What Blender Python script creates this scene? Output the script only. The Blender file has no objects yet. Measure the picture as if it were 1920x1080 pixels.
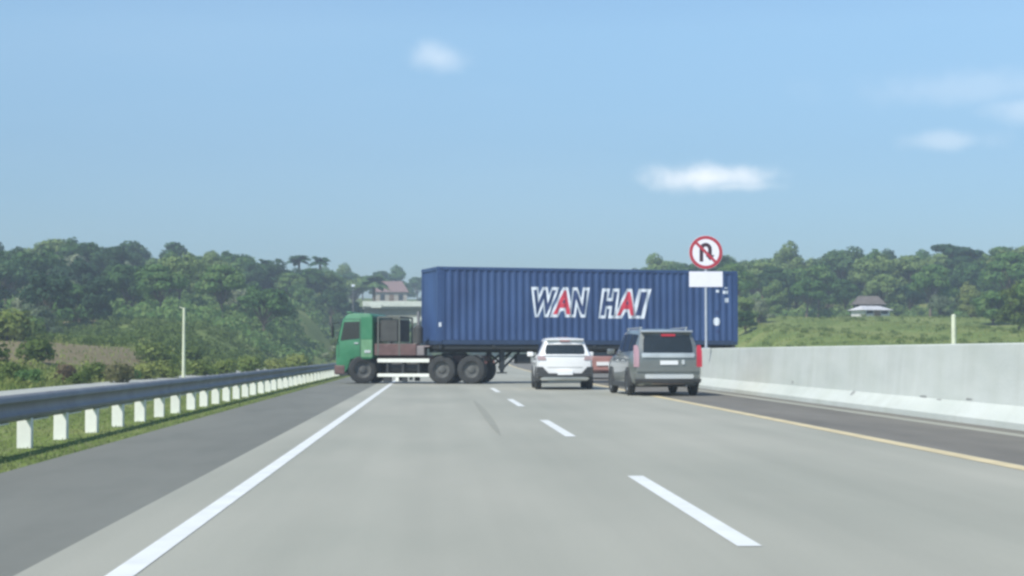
import bpy, bmesh, math, random
import numpy as np
from mathutils import Vector, Matrix
R = random.Random(7)
SC = bpy.context.scene
COL = SC.collection
PI = math.pi

# ------------------------------------------------------------------ camera
HC = 1.15                       # lens height above the road
FPX = 3130.0                    # focal length in photo pixels (1920 wide)
HOR = 662.0                     # horizon row in the photo
YAW = math.atan(145 / FPX)      # the lens looks slightly right of the road axis (+Y)
PITCH = math.atan((HOR - 540) / FPX)
cam = bpy.data.cameras.new('camera')
cam.sensor_width = 36; cam.lens = 36 * FPX / 1920
cam.clip_start = 0.1; cam.clip_end = 12000
co = bpy.data.objects.new('camera', cam); COL.objects.link(co)
co.location = (0, 0, HC)
co.rotation_euler = (PI / 2 + PITCH, 0, -YAW)
SC.camera = co

# ------------------------------------------------------------------ world and sun
SUN = Vector((-0.60, -0.70, 0.98)).normalized()          # towards the sun
SUN_EL = math.asin(SUN.z); SUN_ROT = math.atan2(SUN.x, SUN.y)
W = bpy.data.worlds.new('World'); SC.world = W; W.use_nodes = True
nt = W.node_tree; nt.nodes.clear()
def N(t, **k):
    n = nt.nodes.new(t)
    for a, b in k.items(): setattr(n, a, b)
    return n
def LK(a, b): nt.links.new(a, b)
sky = N('ShaderNodeTexSky', sky_type='NISHITA', sun_disc=False, sun_elevation=SUN_EL, sun_rotation=SUN_ROT)
sky.air_density = 1.0; sky.dust_density = 0.3; sky.ozone_density = 3.0; sky.altitude = 0
bg = N('ShaderNodeBackground'); bg.inputs[1].default_value = 0.108
out = N('ShaderNodeOutputWorld')
tc = N('ShaderNodeTexCoord')
def vmath(op, a, b=None):
    n = N('ShaderNodeVectorMath', operation=op)
    for i, v in enumerate((a, b)):
        if v is None: continue
        if isinstance(v, (tuple, Vector)): n.inputs[i].default_value = tuple(v)
        else: LK(v, n.inputs[i])
    return n.outputs['Value'] if op in ('DOT_PRODUCT', 'LENGTH') else n.outputs['Vector']
def smath(op, a, b=0.0, clamp=False):
    n = N('ShaderNodeMath', operation=op, use_clamp=clamp)
    for i, v in enumerate((a, b)):
        if isinstance(v, (int, float)): n.inputs[i].default_value = v
        else: LK(v, n.inputs[i])
    return n.outputs[0]
DIR = tc.outputs['Generated']
def pix_dir(px, py):            # only used to know in which compass direction a cloud hangs
    az = math.atan((px - 960) / FPX) + YAW; el = math.atan((HOR - py) / FPX)
    return az, el
nz = N('ShaderNodeTexNoise'); nz.inputs['Scale'].default_value = 42; nz.inputs['Detail'].default_value = 5
LK(DIR, nz.inputs['Vector'])
wob = smath('MULTIPLY', smath('SUBTRACT', nz.outputs['Fac'], 0.5), 1.7)
total = None
CLOUDS = [(822, 106, 46, 30, .38, .62), (1322, 334, 112, 26, .95, 1.0), (1372, 350, 80, 13, .5, 1.0), (1765, 275, 84, 20, .30, .8), (1905, 222, 90, 26, .28, .7), (1830, 180, 260, 34, .16, .7)]
RC = random.Random(3)
for k in range(16):             # the same kind of small fair-weather clouds all round the sky
    CLOUDS.append((1920 / 2 + RC.uniform(1600, 17000) * RC.choice((-1, 1)), RC.uniform(-700, 420), RC.uniform(90, 260), RC.uniform(24, 60), RC.uniform(.35, .9), .8))
for px, py, rx, ry, st, _ in CLOUDS:
    az = (px - 960) / FPX + YAW; el = math.atan((HOR - py) / FPX)
    d = Vector((math.sin(az) * math.cos(el), math.cos(az) * math.cos(el), math.sin(el)))
    r = Vector((math.cos(az), -math.sin(az), 0)); u = r.cross(d)
    a = smath('DIVIDE', vmath('DOT_PRODUCT', DIR, r), rx / FPX)
    b = smath('DIVIDE', vmath('DOT_PRODUCT', vmath('SUBTRACT', DIR, d), u), ry / FPX)
    dist = smath('SQRT', smath('ADD', smath('MULTIPLY', a, a), smath('MULTIPLY', b, b)))
    front = smath('GREATER_THAN', vmath('DOT_PRODUCT', DIR, d), 0.5)
    m = N('ShaderNodeMapRange', interpolation_type='SMOOTHERSTEP')
    LK(smath('ADD', dist, wob), m.inputs['Value'])
    m.inputs['From Min'].default_value = 1.5; m.inputs['From Max'].default_value = -0.1
    m.inputs['To Min'].default_value = 0; m.inputs['To Max'].default_value = st
    v = smath('MULTIPLY', m.outputs[0], front)
    total = v if total is None else smath('MAXIMUM', total, v)
mix = N('ShaderNodeMix', data_type='RGBA')
tint = N('ShaderNodeMix', data_type='RGBA', blend_type='MULTIPLY'); tint.inputs['Factor'].default_value = 1
LK(sky.outputs[0], tint.inputs[6])
sx = N('ShaderNodeSeparateXYZ'); LK(DIR, sx.inputs[0])
gr_ = N('ShaderNodeValToRGB'); LK(sx.outputs['Z'], gr_.inputs[0])       # humid tropical air: the whole horizon ring is a little dimmer
e_ = gr_.color_ramp.elements; e_[0].position = 0.0; e_[1].position = .30
e_[0].color = (.50, .57, .68, 1); e_[1].color = (1.0, 1.08, 1.12, 1)
x_ = e_.new(.06); x_.color = (.55, .65, .76, 1); x_ = e_.new(.12); x_.color = (.70, .79, .85, 1); x_ = e_.new(.19); x_.color = (.97, 1.05, 1.03, 1)
LK(gr_.outputs[0], tint.inputs[7])
LK(total, mix.inputs['Factor']); LK(tint.outputs[2], mix.inputs[6])
mix.inputs[7].default_value = (7.9, 8.4, 8.9, 1)
# very faint veil, so the blue is not mathematically smooth
nv = N('ShaderNodeTexNoise'); nv.inputs['Scale'].default_value = 3.0; nv.inputs['Detail'].default_value = 6
mp = N('ShaderNodeMapping'); mp.inputs['Scale'].default_value = (1, 1, 5); LK(DIR, mp.inputs[0]); LK(mp.outputs[0], nv.inputs['Vector'])
veil = N('ShaderNodeMapRange'); LK(nv.outputs['Fac'], veil.inputs['Value'])
veil.inputs['From Min'].default_value = .4; veil.inputs['From Max'].default_value = .8
veil.inputs['To Max'].default_value = .05
mix2 = N('ShaderNodeMix', data_type='RGBA'); LK(veil.outputs[0], mix2.inputs['Factor'])
LK(mix.outputs[2], mix2.inputs[6]); mix2.inputs[7].default_value = (7, 7.6, 8.2, 1)
LK(mix2.outputs[2], bg.inputs[0]); LK(bg.outputs[0], out.inputs[0])

sl = bpy.data.lights.new('sun', 'SUN'); sl.energy = 3.6; sl.angle = math.radians(0.55); sl.color = (1, .955, .87)
so = bpy.data.objects.new('sun', sl); COL.objects.link(so)
so.rotation_euler = (-SUN).to_track_quat('-Z', 'Y').to_euler(); so.location = (0, 0, 60)
SC.view_settings.view_transform = 'Standard'; SC.view_settings.look = 'None'
SC.view_settings.exposure = 0.42; SC.view_settings.gamma = 1
SC.view_settings.use_curve_mapping = False
SC.render.engine = 'CYCLES'
SC.render.filter_size = 1.5
SC.cycles.pixel_filter_type = 'BLACKMAN_HARRIS'; SC.cycles.filter_width = 2.8
SC.cycles.max_bounces = 6; SC.cycles.volume_bounces = 0; SC.cycles.transparent_max_bounces = 12
SC.cycles.use_denoising = True

# ------------------------------------------------------------------ materials
MATS = {}
def mat(name, col, rough=.6, metal=0.0, var=0.12, scale=3.0, bump=0.0, bscale=60, coat=0.0, alt=None, stretch=None, spec=.5):
    if name in MATS: return MATS[name]
    m = bpy.data.materials.new(name); m.use_nodes = True
    t = m.node_tree; b = t.nodes['Principled BSDF']
    b.inputs['Roughness'].default_value = rough; b.inputs['Metallic'].default_value = metal
    b.inputs['Specular IOR Level'].default_value = spec
    b.inputs['Coat Weight'].default_value = coat; b.inputs['Coat Roughness'].default_value = .05
    c = t.nodes.new('ShaderNodeTexCoord'); n = t.nodes.new('ShaderNodeTexNoise')
    n.inputs['Scale'].default_value = scale; n.inputs['Detail'].default_value = 6; n.inputs['Roughness'].default_value = .6
    src = c.outputs['Object']
    if stretch:
        q = t.nodes.new('ShaderNodeMapping'); q.inputs['Scale'].default_value = stretch
        t.links.new(src, q.inputs[0]); src = q.outputs[0]
    t.links.new(src, n.inputs['Vector'])
    r = t.nodes.new('ShaderNodeValToRGB')
    c2 = alt or tuple(min(1, x * (1 + var)) for x in col); c1 = col if alt else tuple(x * (1 - var) for x in col)
    r.color_ramp.elements[0].position = .33; r.color_ramp.elements[1].position = .67
    r.color_ramp.elements[0].color = (*c1, 1); r.color_ramp.elements[1].color = (*c2, 1)
    t.links.new(n.outputs['Fac'], r.inputs[0]); t.links.new(r.outputs[0], b.inputs['Base Color'])
    if bump:
        n2 = t.nodes.new('ShaderNodeTexNoise'); n2.inputs['Scale'].default_value = bscale; n2.inputs['Detail'].default_value = 4
        t.links.new(c.outputs['Object'], n2.inputs['Vector'])
        bp = t.nodes.new('ShaderNodeBump'); bp.inputs['Strength'].default_value = bump; bp.inputs['Distance'].default_value = .02
        t.links.new(n2.outputs['Fac'], bp.inputs['Height']); t.links.new(bp.outputs[0], b.inputs['Normal'])
    MATS[name] = m
    return m
def glow(name, col, e, strength):
    m = mat(name, col, .3, 0, .05); b = m.node_tree.nodes['Principled BSDF']
    b.inputs['Emission Color'].default_value = (*e, 1); b.inputs['Emission Strength'].default_value = strength
    return m

def leafmat(name, c1, c2, c3, tr=.25):
    m = bpy.data.materials.new(name); m.use_nodes = True
    t = m.node_tree; b = t.nodes['Principled BSDF']; b.inputs['Roughness'].default_value = .65
    b.inputs['Specular IOR Level'].default_value = .25
    oi = t.nodes.new('ShaderNodeObjectInfo'); c = t.nodes.new('ShaderNodeTexCoord')
    n = t.nodes.new('ShaderNodeTexNoise'); n.inputs['Scale'].default_value = .9; n.inputs['Detail'].default_value = 5
    t.links.new(c.outputs['Object'], n.inputs['Vector'])
    ad = t.nodes.new('ShaderNodeMath'); ad.operation = 'ADD'; t.links.new(n.outputs['Fac'], ad.inputs[0])
    mu = t.nodes.new('ShaderNodeMath'); mu.operation = 'MULTIPLY_ADD'; mu.inputs[1].default_value = .8; mu.inputs[2].default_value = -.38
    t.links.new(oi.outputs['Random'], mu.inputs[0]); t.links.new(mu.outputs[0], ad.inputs[1])
    r = t.nodes.new('ShaderNodeValToRGB'); e = r.color_ramp.elements
    e[0].position = .22; e[1].position = .8; e[0].color = (*c1, 1); e[1].color = (*c3, 1)
    x = e.new(.5); x.color = (*c2, 1)
    t.links.new(ad.outputs[0], r.inputs[0]); t.links.new(r.outputs[0], b.inputs['Base Color'])
    tl = t.nodes.new('ShaderNodeBsdfTranslucent'); t.links.new(r.outputs[0], tl.inputs[0])
    mx = t.nodes.new('ShaderNodeMixShader'); mx.inputs[0].default_value = tr
    t.links.new(b.outputs[0], mx.inputs[1]); t.links.new(tl.outputs[0], mx.inputs[2])
    t.links.new(mx.outputs[0], t.nodes['Material Output'].inputs[0])
    MATS[name] = m
    return m
M_LEAF = leafmat('leaf_green', (.045, .105, .032), (.11, .225, .058), (.22, .31, .10), .38)
M_PALE = leafmat('leaf_pale', (.12, .17, .09), (.20, .25, .14), (.29, .33, .20), .32)
M_DARK = leafmat('leaf_dark', (.034, .085, .036), (.07, .155, .056), (.12, .20, .075), .35)
M_BROWN = leafmat('leaf_brown', (.13, .11, .06), (.18, .13, .075), (.17, .17, .07), .3)
M_WEED = leafmat('weed_green', (.10, .155, .03), (.17, .235, .05), (.27, .31, .09), .38)
M_BARK = mat('bark', (.14, .11, .08), .9, var=.3, bump=.5, bscale=12)

def concrete_mat():
    m = bpy.data.materials.new('concrete_pavement'); m.use_nodes = True; t = m.node_tree
    b = t.nodes['Principled BSDF']; b.inputs['Roughness'].default_value = .8
    g = t.nodes.new('ShaderNodeNewGeometry')
    def noise(s, mapping, d=5):
        q = t.nodes.new('ShaderNodeMapping'); q.inputs['Scale'].default_value = mapping; t.links.new(g.outputs['Position'], q.inputs[0])
        n = t.nodes.new('ShaderNodeTexNoise'); n.inputs['Scale'].default_value = s; n.inputs['Detail'].default_value = d
        t.links.new(q.outputs[0], n.inputs['Vector']); return n.outputs['Fac']
    def ramp(f, p0, p1, c0, c1):
        r = t.nodes.new('ShaderNodeValToRGB'); e = r.color_ramp.elements
        e[0].position = p0; e[1].position = p1; e[0].color = (*c0, 1); e[1].color = (*c1, 1); t.links.new(f, r.inputs[0]); return r.outputs[0]
    def mul(a, bb):
        x = t.nodes.new('ShaderNodeMix'); x.data_type = 'RGBA'; x.blend_type = 'MULTIPLY'; x.inputs[0].default_value = 1
        t.links.new(a, x.inputs[6]); t.links.new(bb, x.inputs[7]); return x.outputs[2]
    base = ramp(noise(.35, (1, .3, 1), 7), .36, .66, CONC_A, CONC_B)
    strk = ramp(noise(1.6, (1, .02, 1), 4), .3, .7, (.89, .89, .89), (1, 1, 1))
    fine = ramp(noise(38, (1, 1, 1), 3), .3, .7, (.93, .93, .93), (1, 1, 1))
    c = mul(mul(base, strk), fine)
    t.links.new(c, b.inputs['Base Color'])
    bp = t.nodes.new('ShaderNodeBump'); bp.inputs['Strength'].default_value = .25; bp.inputs['Distance'].default_value = .01
    t.links.new(noise(70, (1, 1, 1), 3), bp.inputs['Height']); t.links.new(bp.outputs[0], b.inputs['Normal'])
    return m
CONC_A = (.35, .355, .29); CONC_B = (.425, .42, .345)
M_CONC = concrete_mat()
M_ASPH = mat('asphalt_shoulder', (.185, .19, .162), .85, var=.1, scale=.5, stretch=(1, .12, 1), bump=.4, bscale=90)
M_ASPHR = mat('asphalt_median', (.185, .175, .148), .85, var=.14, scale=.7, stretch=(1, .12, 1), bump=.4, bscale=90)
M_WHITE_LINE = mat('road_paint_white', (.72, .74, .70), .7, var=.07, scale=2.5)
M_YELLOW_LINE = mat('road_paint_yellow', (.64, .54, .32), .7, var=.12, scale=1.5)
M_WALL = mat('barrier_concrete', (.53, .565, .52), .85, alt=(.62, .65, .60), scale=.55, stretch=(1, .5, 2.2), bump=.25, bscale=20)
def weather(m, scale, stretch, lo, amount_pos=(.45, .75)):
    t = m.node_tree; b = t.nodes['Principled BSDF']; src = b.inputs['Base Color'].links[0].from_socket
    c = t.nodes.new('ShaderNodeTexCoord'); q = t.nodes.new('ShaderNodeMapping'); q.inputs['Scale'].default_value = stretch; t.links.new(c.outputs['Object'], q.inputs[0])
    n = t.nodes.new('ShaderNodeTexNoise'); n.inputs['Scale'].default_value = scale; n.inputs['Detail'].default_value = 8; n.inputs['Roughness'].default_value = .65; t.links.new(q.outputs[0], n.inputs['Vector'])
    r_ = t.nodes.new('ShaderNodeValToRGB'); e = r_.color_ramp.elements; e[0].position, e[1].position = amount_pos; e[0].color = (1, 1, 1, 1); e[1].color = (*lo, 1); t.links.new(n.outputs['Fac'], r_.inputs[0])
    x = t.nodes.new('ShaderNodeMix'); x.data_type = 'RGBA'; x.blend_type = 'MULTIPLY'; x.inputs[0].default_value = 1
    t.links.new(src, x.inputs[6]); t.links.new(r_.outputs[0], x.inputs[7]); t.links.new(x.outputs[2], b.inputs['Base Color'])
weather(M_WALL, 1.6, (1, 1, .12), (.90, .90, .88)); weather(M_WALL, .5, (1, 1, 1.5), (.94, .95, .93), (.4, .6))
weather(M_ASPH, 1.2, (1, .3, 1), (.85, .86, .86)); weather(M_ASPHR, 1.2, (1, .3, 1), (.82, .83, .84))
M_STAIN = mat('stain', (.30, .31, .29), .9)
M_GALV = mat('galvanized_steel', (.235, .24, .245), .6, .2, var=.16, scale=1.5)
M_POST = mat('white_post_paint', (.78, .80, .72), .6, var=.08)
M_SKID = mat('skid_rubber', (.30, .305, .26), 1.0, var=.12, spec=.1)
M_BLUE = mat('container_blue', (.04, .085, .205), .5, var=.13, scale=1.1, stretch=(1, 1, .35), bump=.1, bscale=8)
weather(M_BLUE, 2.2, (1, 1, .1), (.72, .74, .80)); weather(M_BLUE, .7, (1, 1, 1), (.86, .88, .92), (.4, .62))
M_DARKBLUE = mat('container_blue_shaded', (.03, .055, .11), .5)  # shade along the container's foot put into the blue; door sills share it
M_CHASSIS = mat('chassis_black', (.03, .034, .035), .6)
M_RED_CH = mat('chassis_red_brown', (.13, .075, .07), .65, var=.25)
M_GREEN = mat('cab_green', (.028, .185, .085), .5, alt=(.06, .23, .12), scale=2.2, coat=.15)
M_GREENL = mat('cab_green_faded', (.14, .30, .16), .4, var=.15, coat=.3)
M_RUB = mat('tyre_rubber', (.035, .037, .036), .85, var=.25, scale=5)
M_RIM = mat('steel_rim', (.30, .32, .33), .5, .3)
M_GLASS = mat('dark_glass', (.018, .024, .024), .08, 0, var=.1, spec=.8)
M_WPAINT = mat('white_paint', (.80, .81, .80), .28, var=.02, coat=.6)
M_GPAINT = mat('grey_green_paint', (.205, .222, .212), .3, .45, var=.06, coat=.6)
M_RPAINT = mat('maroon_paint', (.36, .19, .17), .3, var=.1, coat=.6)
M_TRIM = mat('black_trim', (.045, .048, .048), .6)
M_CHROME = mat('bright_trim', (.75, .77, .77), .25, .6, var=.03)
M_RED = glow('tail_light_red', (.40, .03, .05), (1, .06, .09), .08)
M_REDD = mat('tail_light_unlit', (.35, .04, .04), .2, coat=.8)
M_PLATE = mat('plate_white', (.8, .82, .82), .4, var=.03)
M_SIGNW = mat('sign_white', (.80, .80, .85), .4, var=.03)
M_SIGNR = mat('sign_red', (.42, .035, .055), .4, var=.06)
M_SIGNK = mat('sign_black', (.05, .02, .03), .4)
M_POLE = mat('pole_grey', (.48, .52, .58), .45, .3)
M_YPOLE = mat('pole_pale_yellow', (.66, .70, .52), .6)
M_PRINTW = mat('print_white', (.70, .76, .82), .5, var=.08)
M_PRINTR = mat('print_red', (.62, .05, .085), .5, var=.08)
M_PRINTB = mat('print_blue', (.03, .055, .15), .5, var=.08)
M_ORANGE = glow('lamp_amber', (.7, .3, .05), (1, .4, .05), .0)

# ------------------------------------------------------------------ mesh helpers
class MB:
    def __init__(s): s.v = []; s.f = []; s.mi = []; s.M = Matrix(); s.m = 0
    def add(s, vs, fs):
        n = len(s.v); s.v += [tuple(s.M @ Vector(p)) for p in vs]
        s.f += [tuple(n + i for i in f) for f in fs]; s.mi += [s.m] * len(fs); return s
    def box(s, a, b):
        x0, y0, z0 = [min(a[i], b[i]) for i in range(3)]; x1, y1, z1 = [max(a[i], b[i]) for i in range(3)]
        return s.add([(x0, y0, z0), (x1, y0, z0), (x1, y1, z0), (x0, y1, z0), (x0, y0, z1), (x1, y0, z1), (x1, y1, z1), (x0, y1, z1)],
                     [(0, 3, 2, 1), (4, 5, 6, 7), (0, 1, 5, 4), (1, 2, 6, 5), (2, 3, 7, 6), (3, 0, 4, 7)])
    def tube(s, a, b, r0, r1=None, n=10, cap=True):
        a = Vector(a); b = Vector(b); r1 = r0 if r1 is None else r1
        d = (b - a).normalized(); u = d.orthogonal().normalized(); w = d.cross(u)
        vs = [tuple(a + (u * math.cos(2 * PI * i / n) + w * math.sin(2 * PI * i / n)) * r0) for i in range(n)]
        vs += [tuple(b + (u * math.cos(2 * PI * i / n) + w * math.sin(2 * PI * i / n)) * r1) for i in range(n)]
        fs = [(i, (i + 1) % n, n + (i + 1) % n, n + i) for i in range(n)]
        if cap: fs += [tuple(range(n))[::-1], tuple(range(n, 2 * n))]
        return s.add(vs, fs)
    def beam(s, a, b, w, h):
        a = Vector(a); b = Vector(b); d = (b - a).normalized(); up = Vector((0, 0, 1))
        if abs(d.z) > .95: up = Vector((0, 1, 0))
        r = d.cross(up).normalized(); u = r.cross(d)
        vs = [tuple(p + r * (i * w / 2) + u * (j * h / 2)) for p in (a, b) for i, j in ((-1, -1), (1, -1), (1, 1), (-1, 1))]
        return s.add(vs, [(0, 1, 2, 3)[::-1], (4, 5, 6, 7), (0, 1, 5, 4), (1, 2, 6, 5), (2, 3, 7, 6), (3, 0, 4, 7)])
    def prism(s, poly, axis, a, b):
        n = len(poly)
        def P(p, t): return {'x': (t, p[0], p[1]), 'y': (p[0], t, p[1]), 'z': (p[0], p[1], t)}[axis]
        vs = [P(p, a) for p in poly] + [P(p, b) for p in poly]
        fs = [(i, (i + 1) % n, n + (i + 1) % n, n + i) for i in range(n)] + [tuple(range(n))[::-1], tuple(range(n, 2 * n))]
        return s.add(vs, fs)
    def lathe(s, prof, n=24, axis='x'):
        # prof: list of (t along axis, radius)
        vs = []
        for t, r in prof:
            for i in range(n):
                c, q = math.cos(2 * PI * i / n) * r, math.sin(2 * PI * i / n) * r
                vs.append({'x': (t, c, q), 'y': (c, t, q), 'z': (c, q, t)}[axis])
        fs = []
        for k in range(len(prof) - 1):
            for i in range(n):
                fs.append((k * n + i, k * n + (i + 1) % n, (k + 1) * n + (i + 1) % n, (k + 1) * n + i))
        return s.add(vs, fs)
    def grid(s, rows):
        n = len(rows[0]); vs = [p for r in rows for p in r]
        return s.add(vs, [(k * n + i, k * n + i + 1, (k + 1) * n + i + 1, (k + 1) * n + i) for k in range(len(rows) - 1) for i in range(n - 1)])
    def mesh(s, name, mats, smooth=None, recalc=True, bevel=0):
        me = bpy.data.meshes.new(name); me.from_pydata(s.v, [], s.f)
        if not isinstance(mats, (list, tuple)): mats = [mats]
        for m in mats: me.materials.append(m)
        if len(mats) > 1: me.polygons.foreach_set('material_index', s.mi)
        if recalc or bevel:
            b = bmesh.new(); b.from_mesh(me)
            if bevel:
                ed = [e for e in b.edges if len(e.link_faces) == 2 and e.calc_face_angle(0) > .6]
                bmesh.ops.bevel(b, geom=ed, offset=bevel, segments=2, affect='EDGES', profile=.5, clamp_overlap=True)
            bmesh.ops.recalc_face_normals(b, faces=b.faces); b.to_mesh(me); b.free()
        if smooth is not None:
            me.polygons.foreach_set('use_smooth', [True] * len(me.polygons))
            me.set_sharp_from_angle(angle=math.radians(smooth))
        me.update(); return me
    def build(s, name, mats, parent=None, **k):
        return link(name, s.mesh(name, mats, **k), parent)
def link(name, me, parent=None, loc=None, rz=0):
    o = bpy.data.objects.new(name, me); COL.objects.link(o)
    if parent: o.parent = parent
    if loc is not None: o.location = loc
    if rz: o.rotation_euler.z = rz
    return o
def tag(o, label, cat, group=None):
    o['label'] = label; o['category'] = cat
    if group: o['group'] = group
    return o
def thing(name, label, cat, loc=(0, 0, 0), rz=0, group=None):
    o = bpy.data.objects.new(name, None); COL.objects.link(o); o.empty_display_size = .3
    o.location = loc; o.rotation_euler = (0, 0, rz); return tag(o, label, cat, group)
def struct(o): o['kind'] = 'structure'; return o
def stuff(o): o['kind'] = 'stuff'; return o
def children(o): return [c for c in ALLCH.get(o.name, [])]
def dup(root, loc, rz, sc, label, group=None):
    r = root.copy(); COL.objects.link(r); r.location = loc; r.rotation_euler = (0, 0, rz); r.scale = sc
    r['label'] = label
    if group: r['group'] = group
    for ch in root.children:
        c = ch.copy(); COL.objects.link(c); c.parent = r
    return r

# ------------------------------------------------------------------ places
def axis_shift(v): return 0.0 if v < 78 else (v - 78) ** 2 / (2 * 2500)     # the road bends right beyond the truck
def smooth(t): t = max(0.0, min(1.0, t)); return t * t * (3 - 2 * t)
def from_cam(xc, d, z=0.0):     # metres right of / ahead of the lens -> world
    c, s = math.cos(YAW), math.sin(YAW)
    return Vector((xc * c + d * s, -xc * s + d * c, z))
def bearing(px, d): return from_cam((px - 960) / FPX * d, d)
HILLS = [(-900, 9.5), (0, 9.2), (200, 9.0), (400, 7.9), (500, 7.0), (600, 5.6), (700, 5.0), (800, 5.2), (1000, 6.0), (1240, 7.6), (1400, 8.3), (1700, 8.0), (1920, 8.2), (2800, 9)]
def terr(u, v):
    s = u - axis_shift(v)
    if v < 5: px = 960 if u > 0 else 0
    else: px = 815 + FPX * u / v
    px = max(-899, min(2799, px))
    for (a, ha), (b, hb) in zip(HILLS, HILLS[1:]):
        if a <= px <= b: H = ha + (hb - ha) * (px - a) / (b - a); break
    if s < 0:
        base = -0.02 - .04 * smooth((-7.4 - s) / 2.5)
        k = smooth((-s - 13.2) / 8)
        z = base + k * (1.9 * smooth((v - 52) / 55)) + k * H * smooth((v - 108) / 140)
        z += k * .05 * max(0, min(v, 460) - 262)
        if s > -4.0: z = -.3
    else:
        k = smooth((s - 22) / 6)
        z = -.3 if s < 21.6 else -.05 - .3 * smooth((s - 22) / 2) * (1 - k)
        z += k * (1.0 * smooth((v - 60) / 60) + 4.3 * smooth((v - 95) / 105) + (H - 4.3) * smooth((v - 205) / 45))
    if s > 22: z += smooth((s - 22) / 6) * .05 * max(0, min(v, 460) - 262)
    if v > 40 and abs(s) > 9:
        z += .25 * math.sin(u * .35 + v * .11) * smooth((abs(s) - 12) / 10) * smooth((v - 50) / 60)
    return z

# ground sheet
ss = [-560, -420, -300, -220] + [-160 + 5 * i for i in range(25)] + [-38 + 2 * i for i in range(12)] + [-14, -12.5, -11, -10, -9, -8.2, -7.4, -6.5, -5.5, -4.6, -4.12, -3.9, 0, 8, 16, 21.5, 21.8, 22.5, 24] + [26 + 2 * i for i in range(12)] + [50 + 5 * i for i in range(22)] + [220, 300, 420, 560]
vv = [-40, -10] + [2 + 4 * i for i in range(70)] + [290, 310, 340, 400, 500, 700, 1000]
ss.sort()
g = MB(); g.grid([[(s + min(axis_shift(v), 90), v, terr(s + axis_shift(v), v)) for s in ss] for v in vv])
def ground_mat():
    m = bpy.data.materials.new('grass_ground'); m.use_nodes = True; t = m.node_tree
    b = t.nodes['Principled BSDF']; b.inputs['Roughness'].default_value = .95; b.inputs['Specular IOR Level'].default_value = .1
    gm = t.nodes.new('ShaderNodeNewGeometry')
    def noise(s, d=6):
        n = t.nodes.new('ShaderNodeTexNoise'); n.inputs['Scale'].default_value = s; n.inputs['Detail'].default_value = d
        t.links.new(gm.outputs['Position'], n.inputs['Vector']); return n.outputs['Fac']
    def ramp(f, st):
        r = t.nodes.new('ShaderNodeValToRGB'); e = r.color_ramp.elements
        e[0].position, e[1].position = st[0][0], st[-1][0]; e[0].color = (*st[0][1], 1); e[1].color = (*st[-1][1], 1)
        for p, c in st[1:-1]: x = e.new(p); x.color = (*c, 1)
        t.links.new(f, r.inputs[0]); return r.outputs[0]
    g1 = ramp(noise(.22), [(.3, (.12, .17, .045)), (.5, (.175, .235, .065)), (.7, (.25, .28, .10))])
    g2 = ramp(noise(3.0), [(.3, (.75, .75, .75)), (.7, (1.15, 1.15, 1.1))])
    x = t.nodes.new('ShaderNodeMix'); x.data_type = 'RGBA'; x.blend_type = 'MULTIPLY'; x.inputs[0].default_value = 1
    t.links.new(g1, x.inputs[6]); t.links.new(g2, x.inputs[7]); cur = x.outputs[2]
    soil = ramp(noise(1.1), [(.3, (.19, .14, .09)), (.7, (.25, .20, .125))])
    for (u, v, ru, rv) in [(-20.5, 92, 5.0, 17), (-33, 152, 3.4, 4), (-13, 66, 2, 9)]:
        sub = t.nodes.new('ShaderNodeVectorMath'); sub.operation = 'SUBTRACT'; t.links.new(gm.outputs['Position'], sub.inputs[0]); sub.inputs[1].default_value = (u, v, 0)
        ml = t.nodes.new('ShaderNodeVectorMath'); ml.operation = 'MULTIPLY'; t.links.new(sub.outputs[0], ml.inputs[0]); ml.inputs[1].default_value = (1 / ru, 1 / rv, 0)
        ln = t.nodes.new('ShaderNodeVectorMath'); ln.operation = 'LENGTH'; t.links.new(ml.outputs[0], ln.inputs[0])
        ad = t.nodes.new('ShaderNodeMath'); ad.operation = 'ADD'; t.links.new(ln.outputs['Value'], ad.inputs[0]); t.links.new(noise(.6), ad.inputs[1])
        mr = t.nodes.new('ShaderNodeMapRange'); t.links.new(ad.outputs[0], mr.inputs[0]); mr.inputs[1].default_value = 1.35; mr.inputs[2].default_value = 1.6; mr.inputs[3].default_value = .85; mr.inputs[4].default_value = 0
        y = t.nodes.new('ShaderNodeMix'); y.data_type = 'RGBA'; t.links.new(mr.outputs[0], y.inputs[0]); t.links.new(cur, y.inputs[6]); t.links.new(soil, y.inputs[7]); cur = y.outputs[2]
    t.links.new(cur, b.inputs['Base Color'])
    bp = t.nodes.new('ShaderNodeBump'); bp.inputs['Strength'].default_value = .8; bp.inputs['Distance'].default_value = .12
    t.links.new(noise(6, 4), bp.inputs['Height']); t.links.new(bp.outputs[0], b.inputs['Normal'])
    return m
struct(g.build('ground', ground_mat(), smooth=60, recalc=False))

# road sheets, each a real slab following the axis
def vrange(a, b):
    r = [a]
    while r[-1] < b: r.append(min(b, r[-1] + (6 if r[-1] < 70 else 4)))
    return r
def slab(name, s0, s1, a, b, top, m, thick=.14):
    rows = []; 
    for v in vrange(a, b):
        c = axis_shift(v); rows.append([(s0 + c, v, top - thick), (s0 + c, v, top), (s1 + c, v, top), (s1 + c, v, top - thick)])
    q = MB(); q.grid(rows); return struct(q.build(name, m, recalc=False))
slab('road_shoulder', -4.15, -2.17, -30, 420, 0, M_ASPH)
slab('road', -2.17, 6.02, -30, 420, .0, M_CONC)
slab('median_pavement', 6.02, 9.6, -30, 420, 0, M_ASPHR)
slab('opposite_road', 9.6, 21.5, -30, 420, -.002, M_CONC)
slab('road_gutter', 8.05, 8.28, -30, 52, .004, M_CONC, .008)
def strip(name, s0, s1, a, b, m, z=.004):
    q = MB(); q.grid([[(s0 + axis_shift(v), v, z), (s1 + axis_shift(v), v, z)] for v in vrange(a, b)])
    return struct(q.build(name, m, recalc=False))
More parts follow.
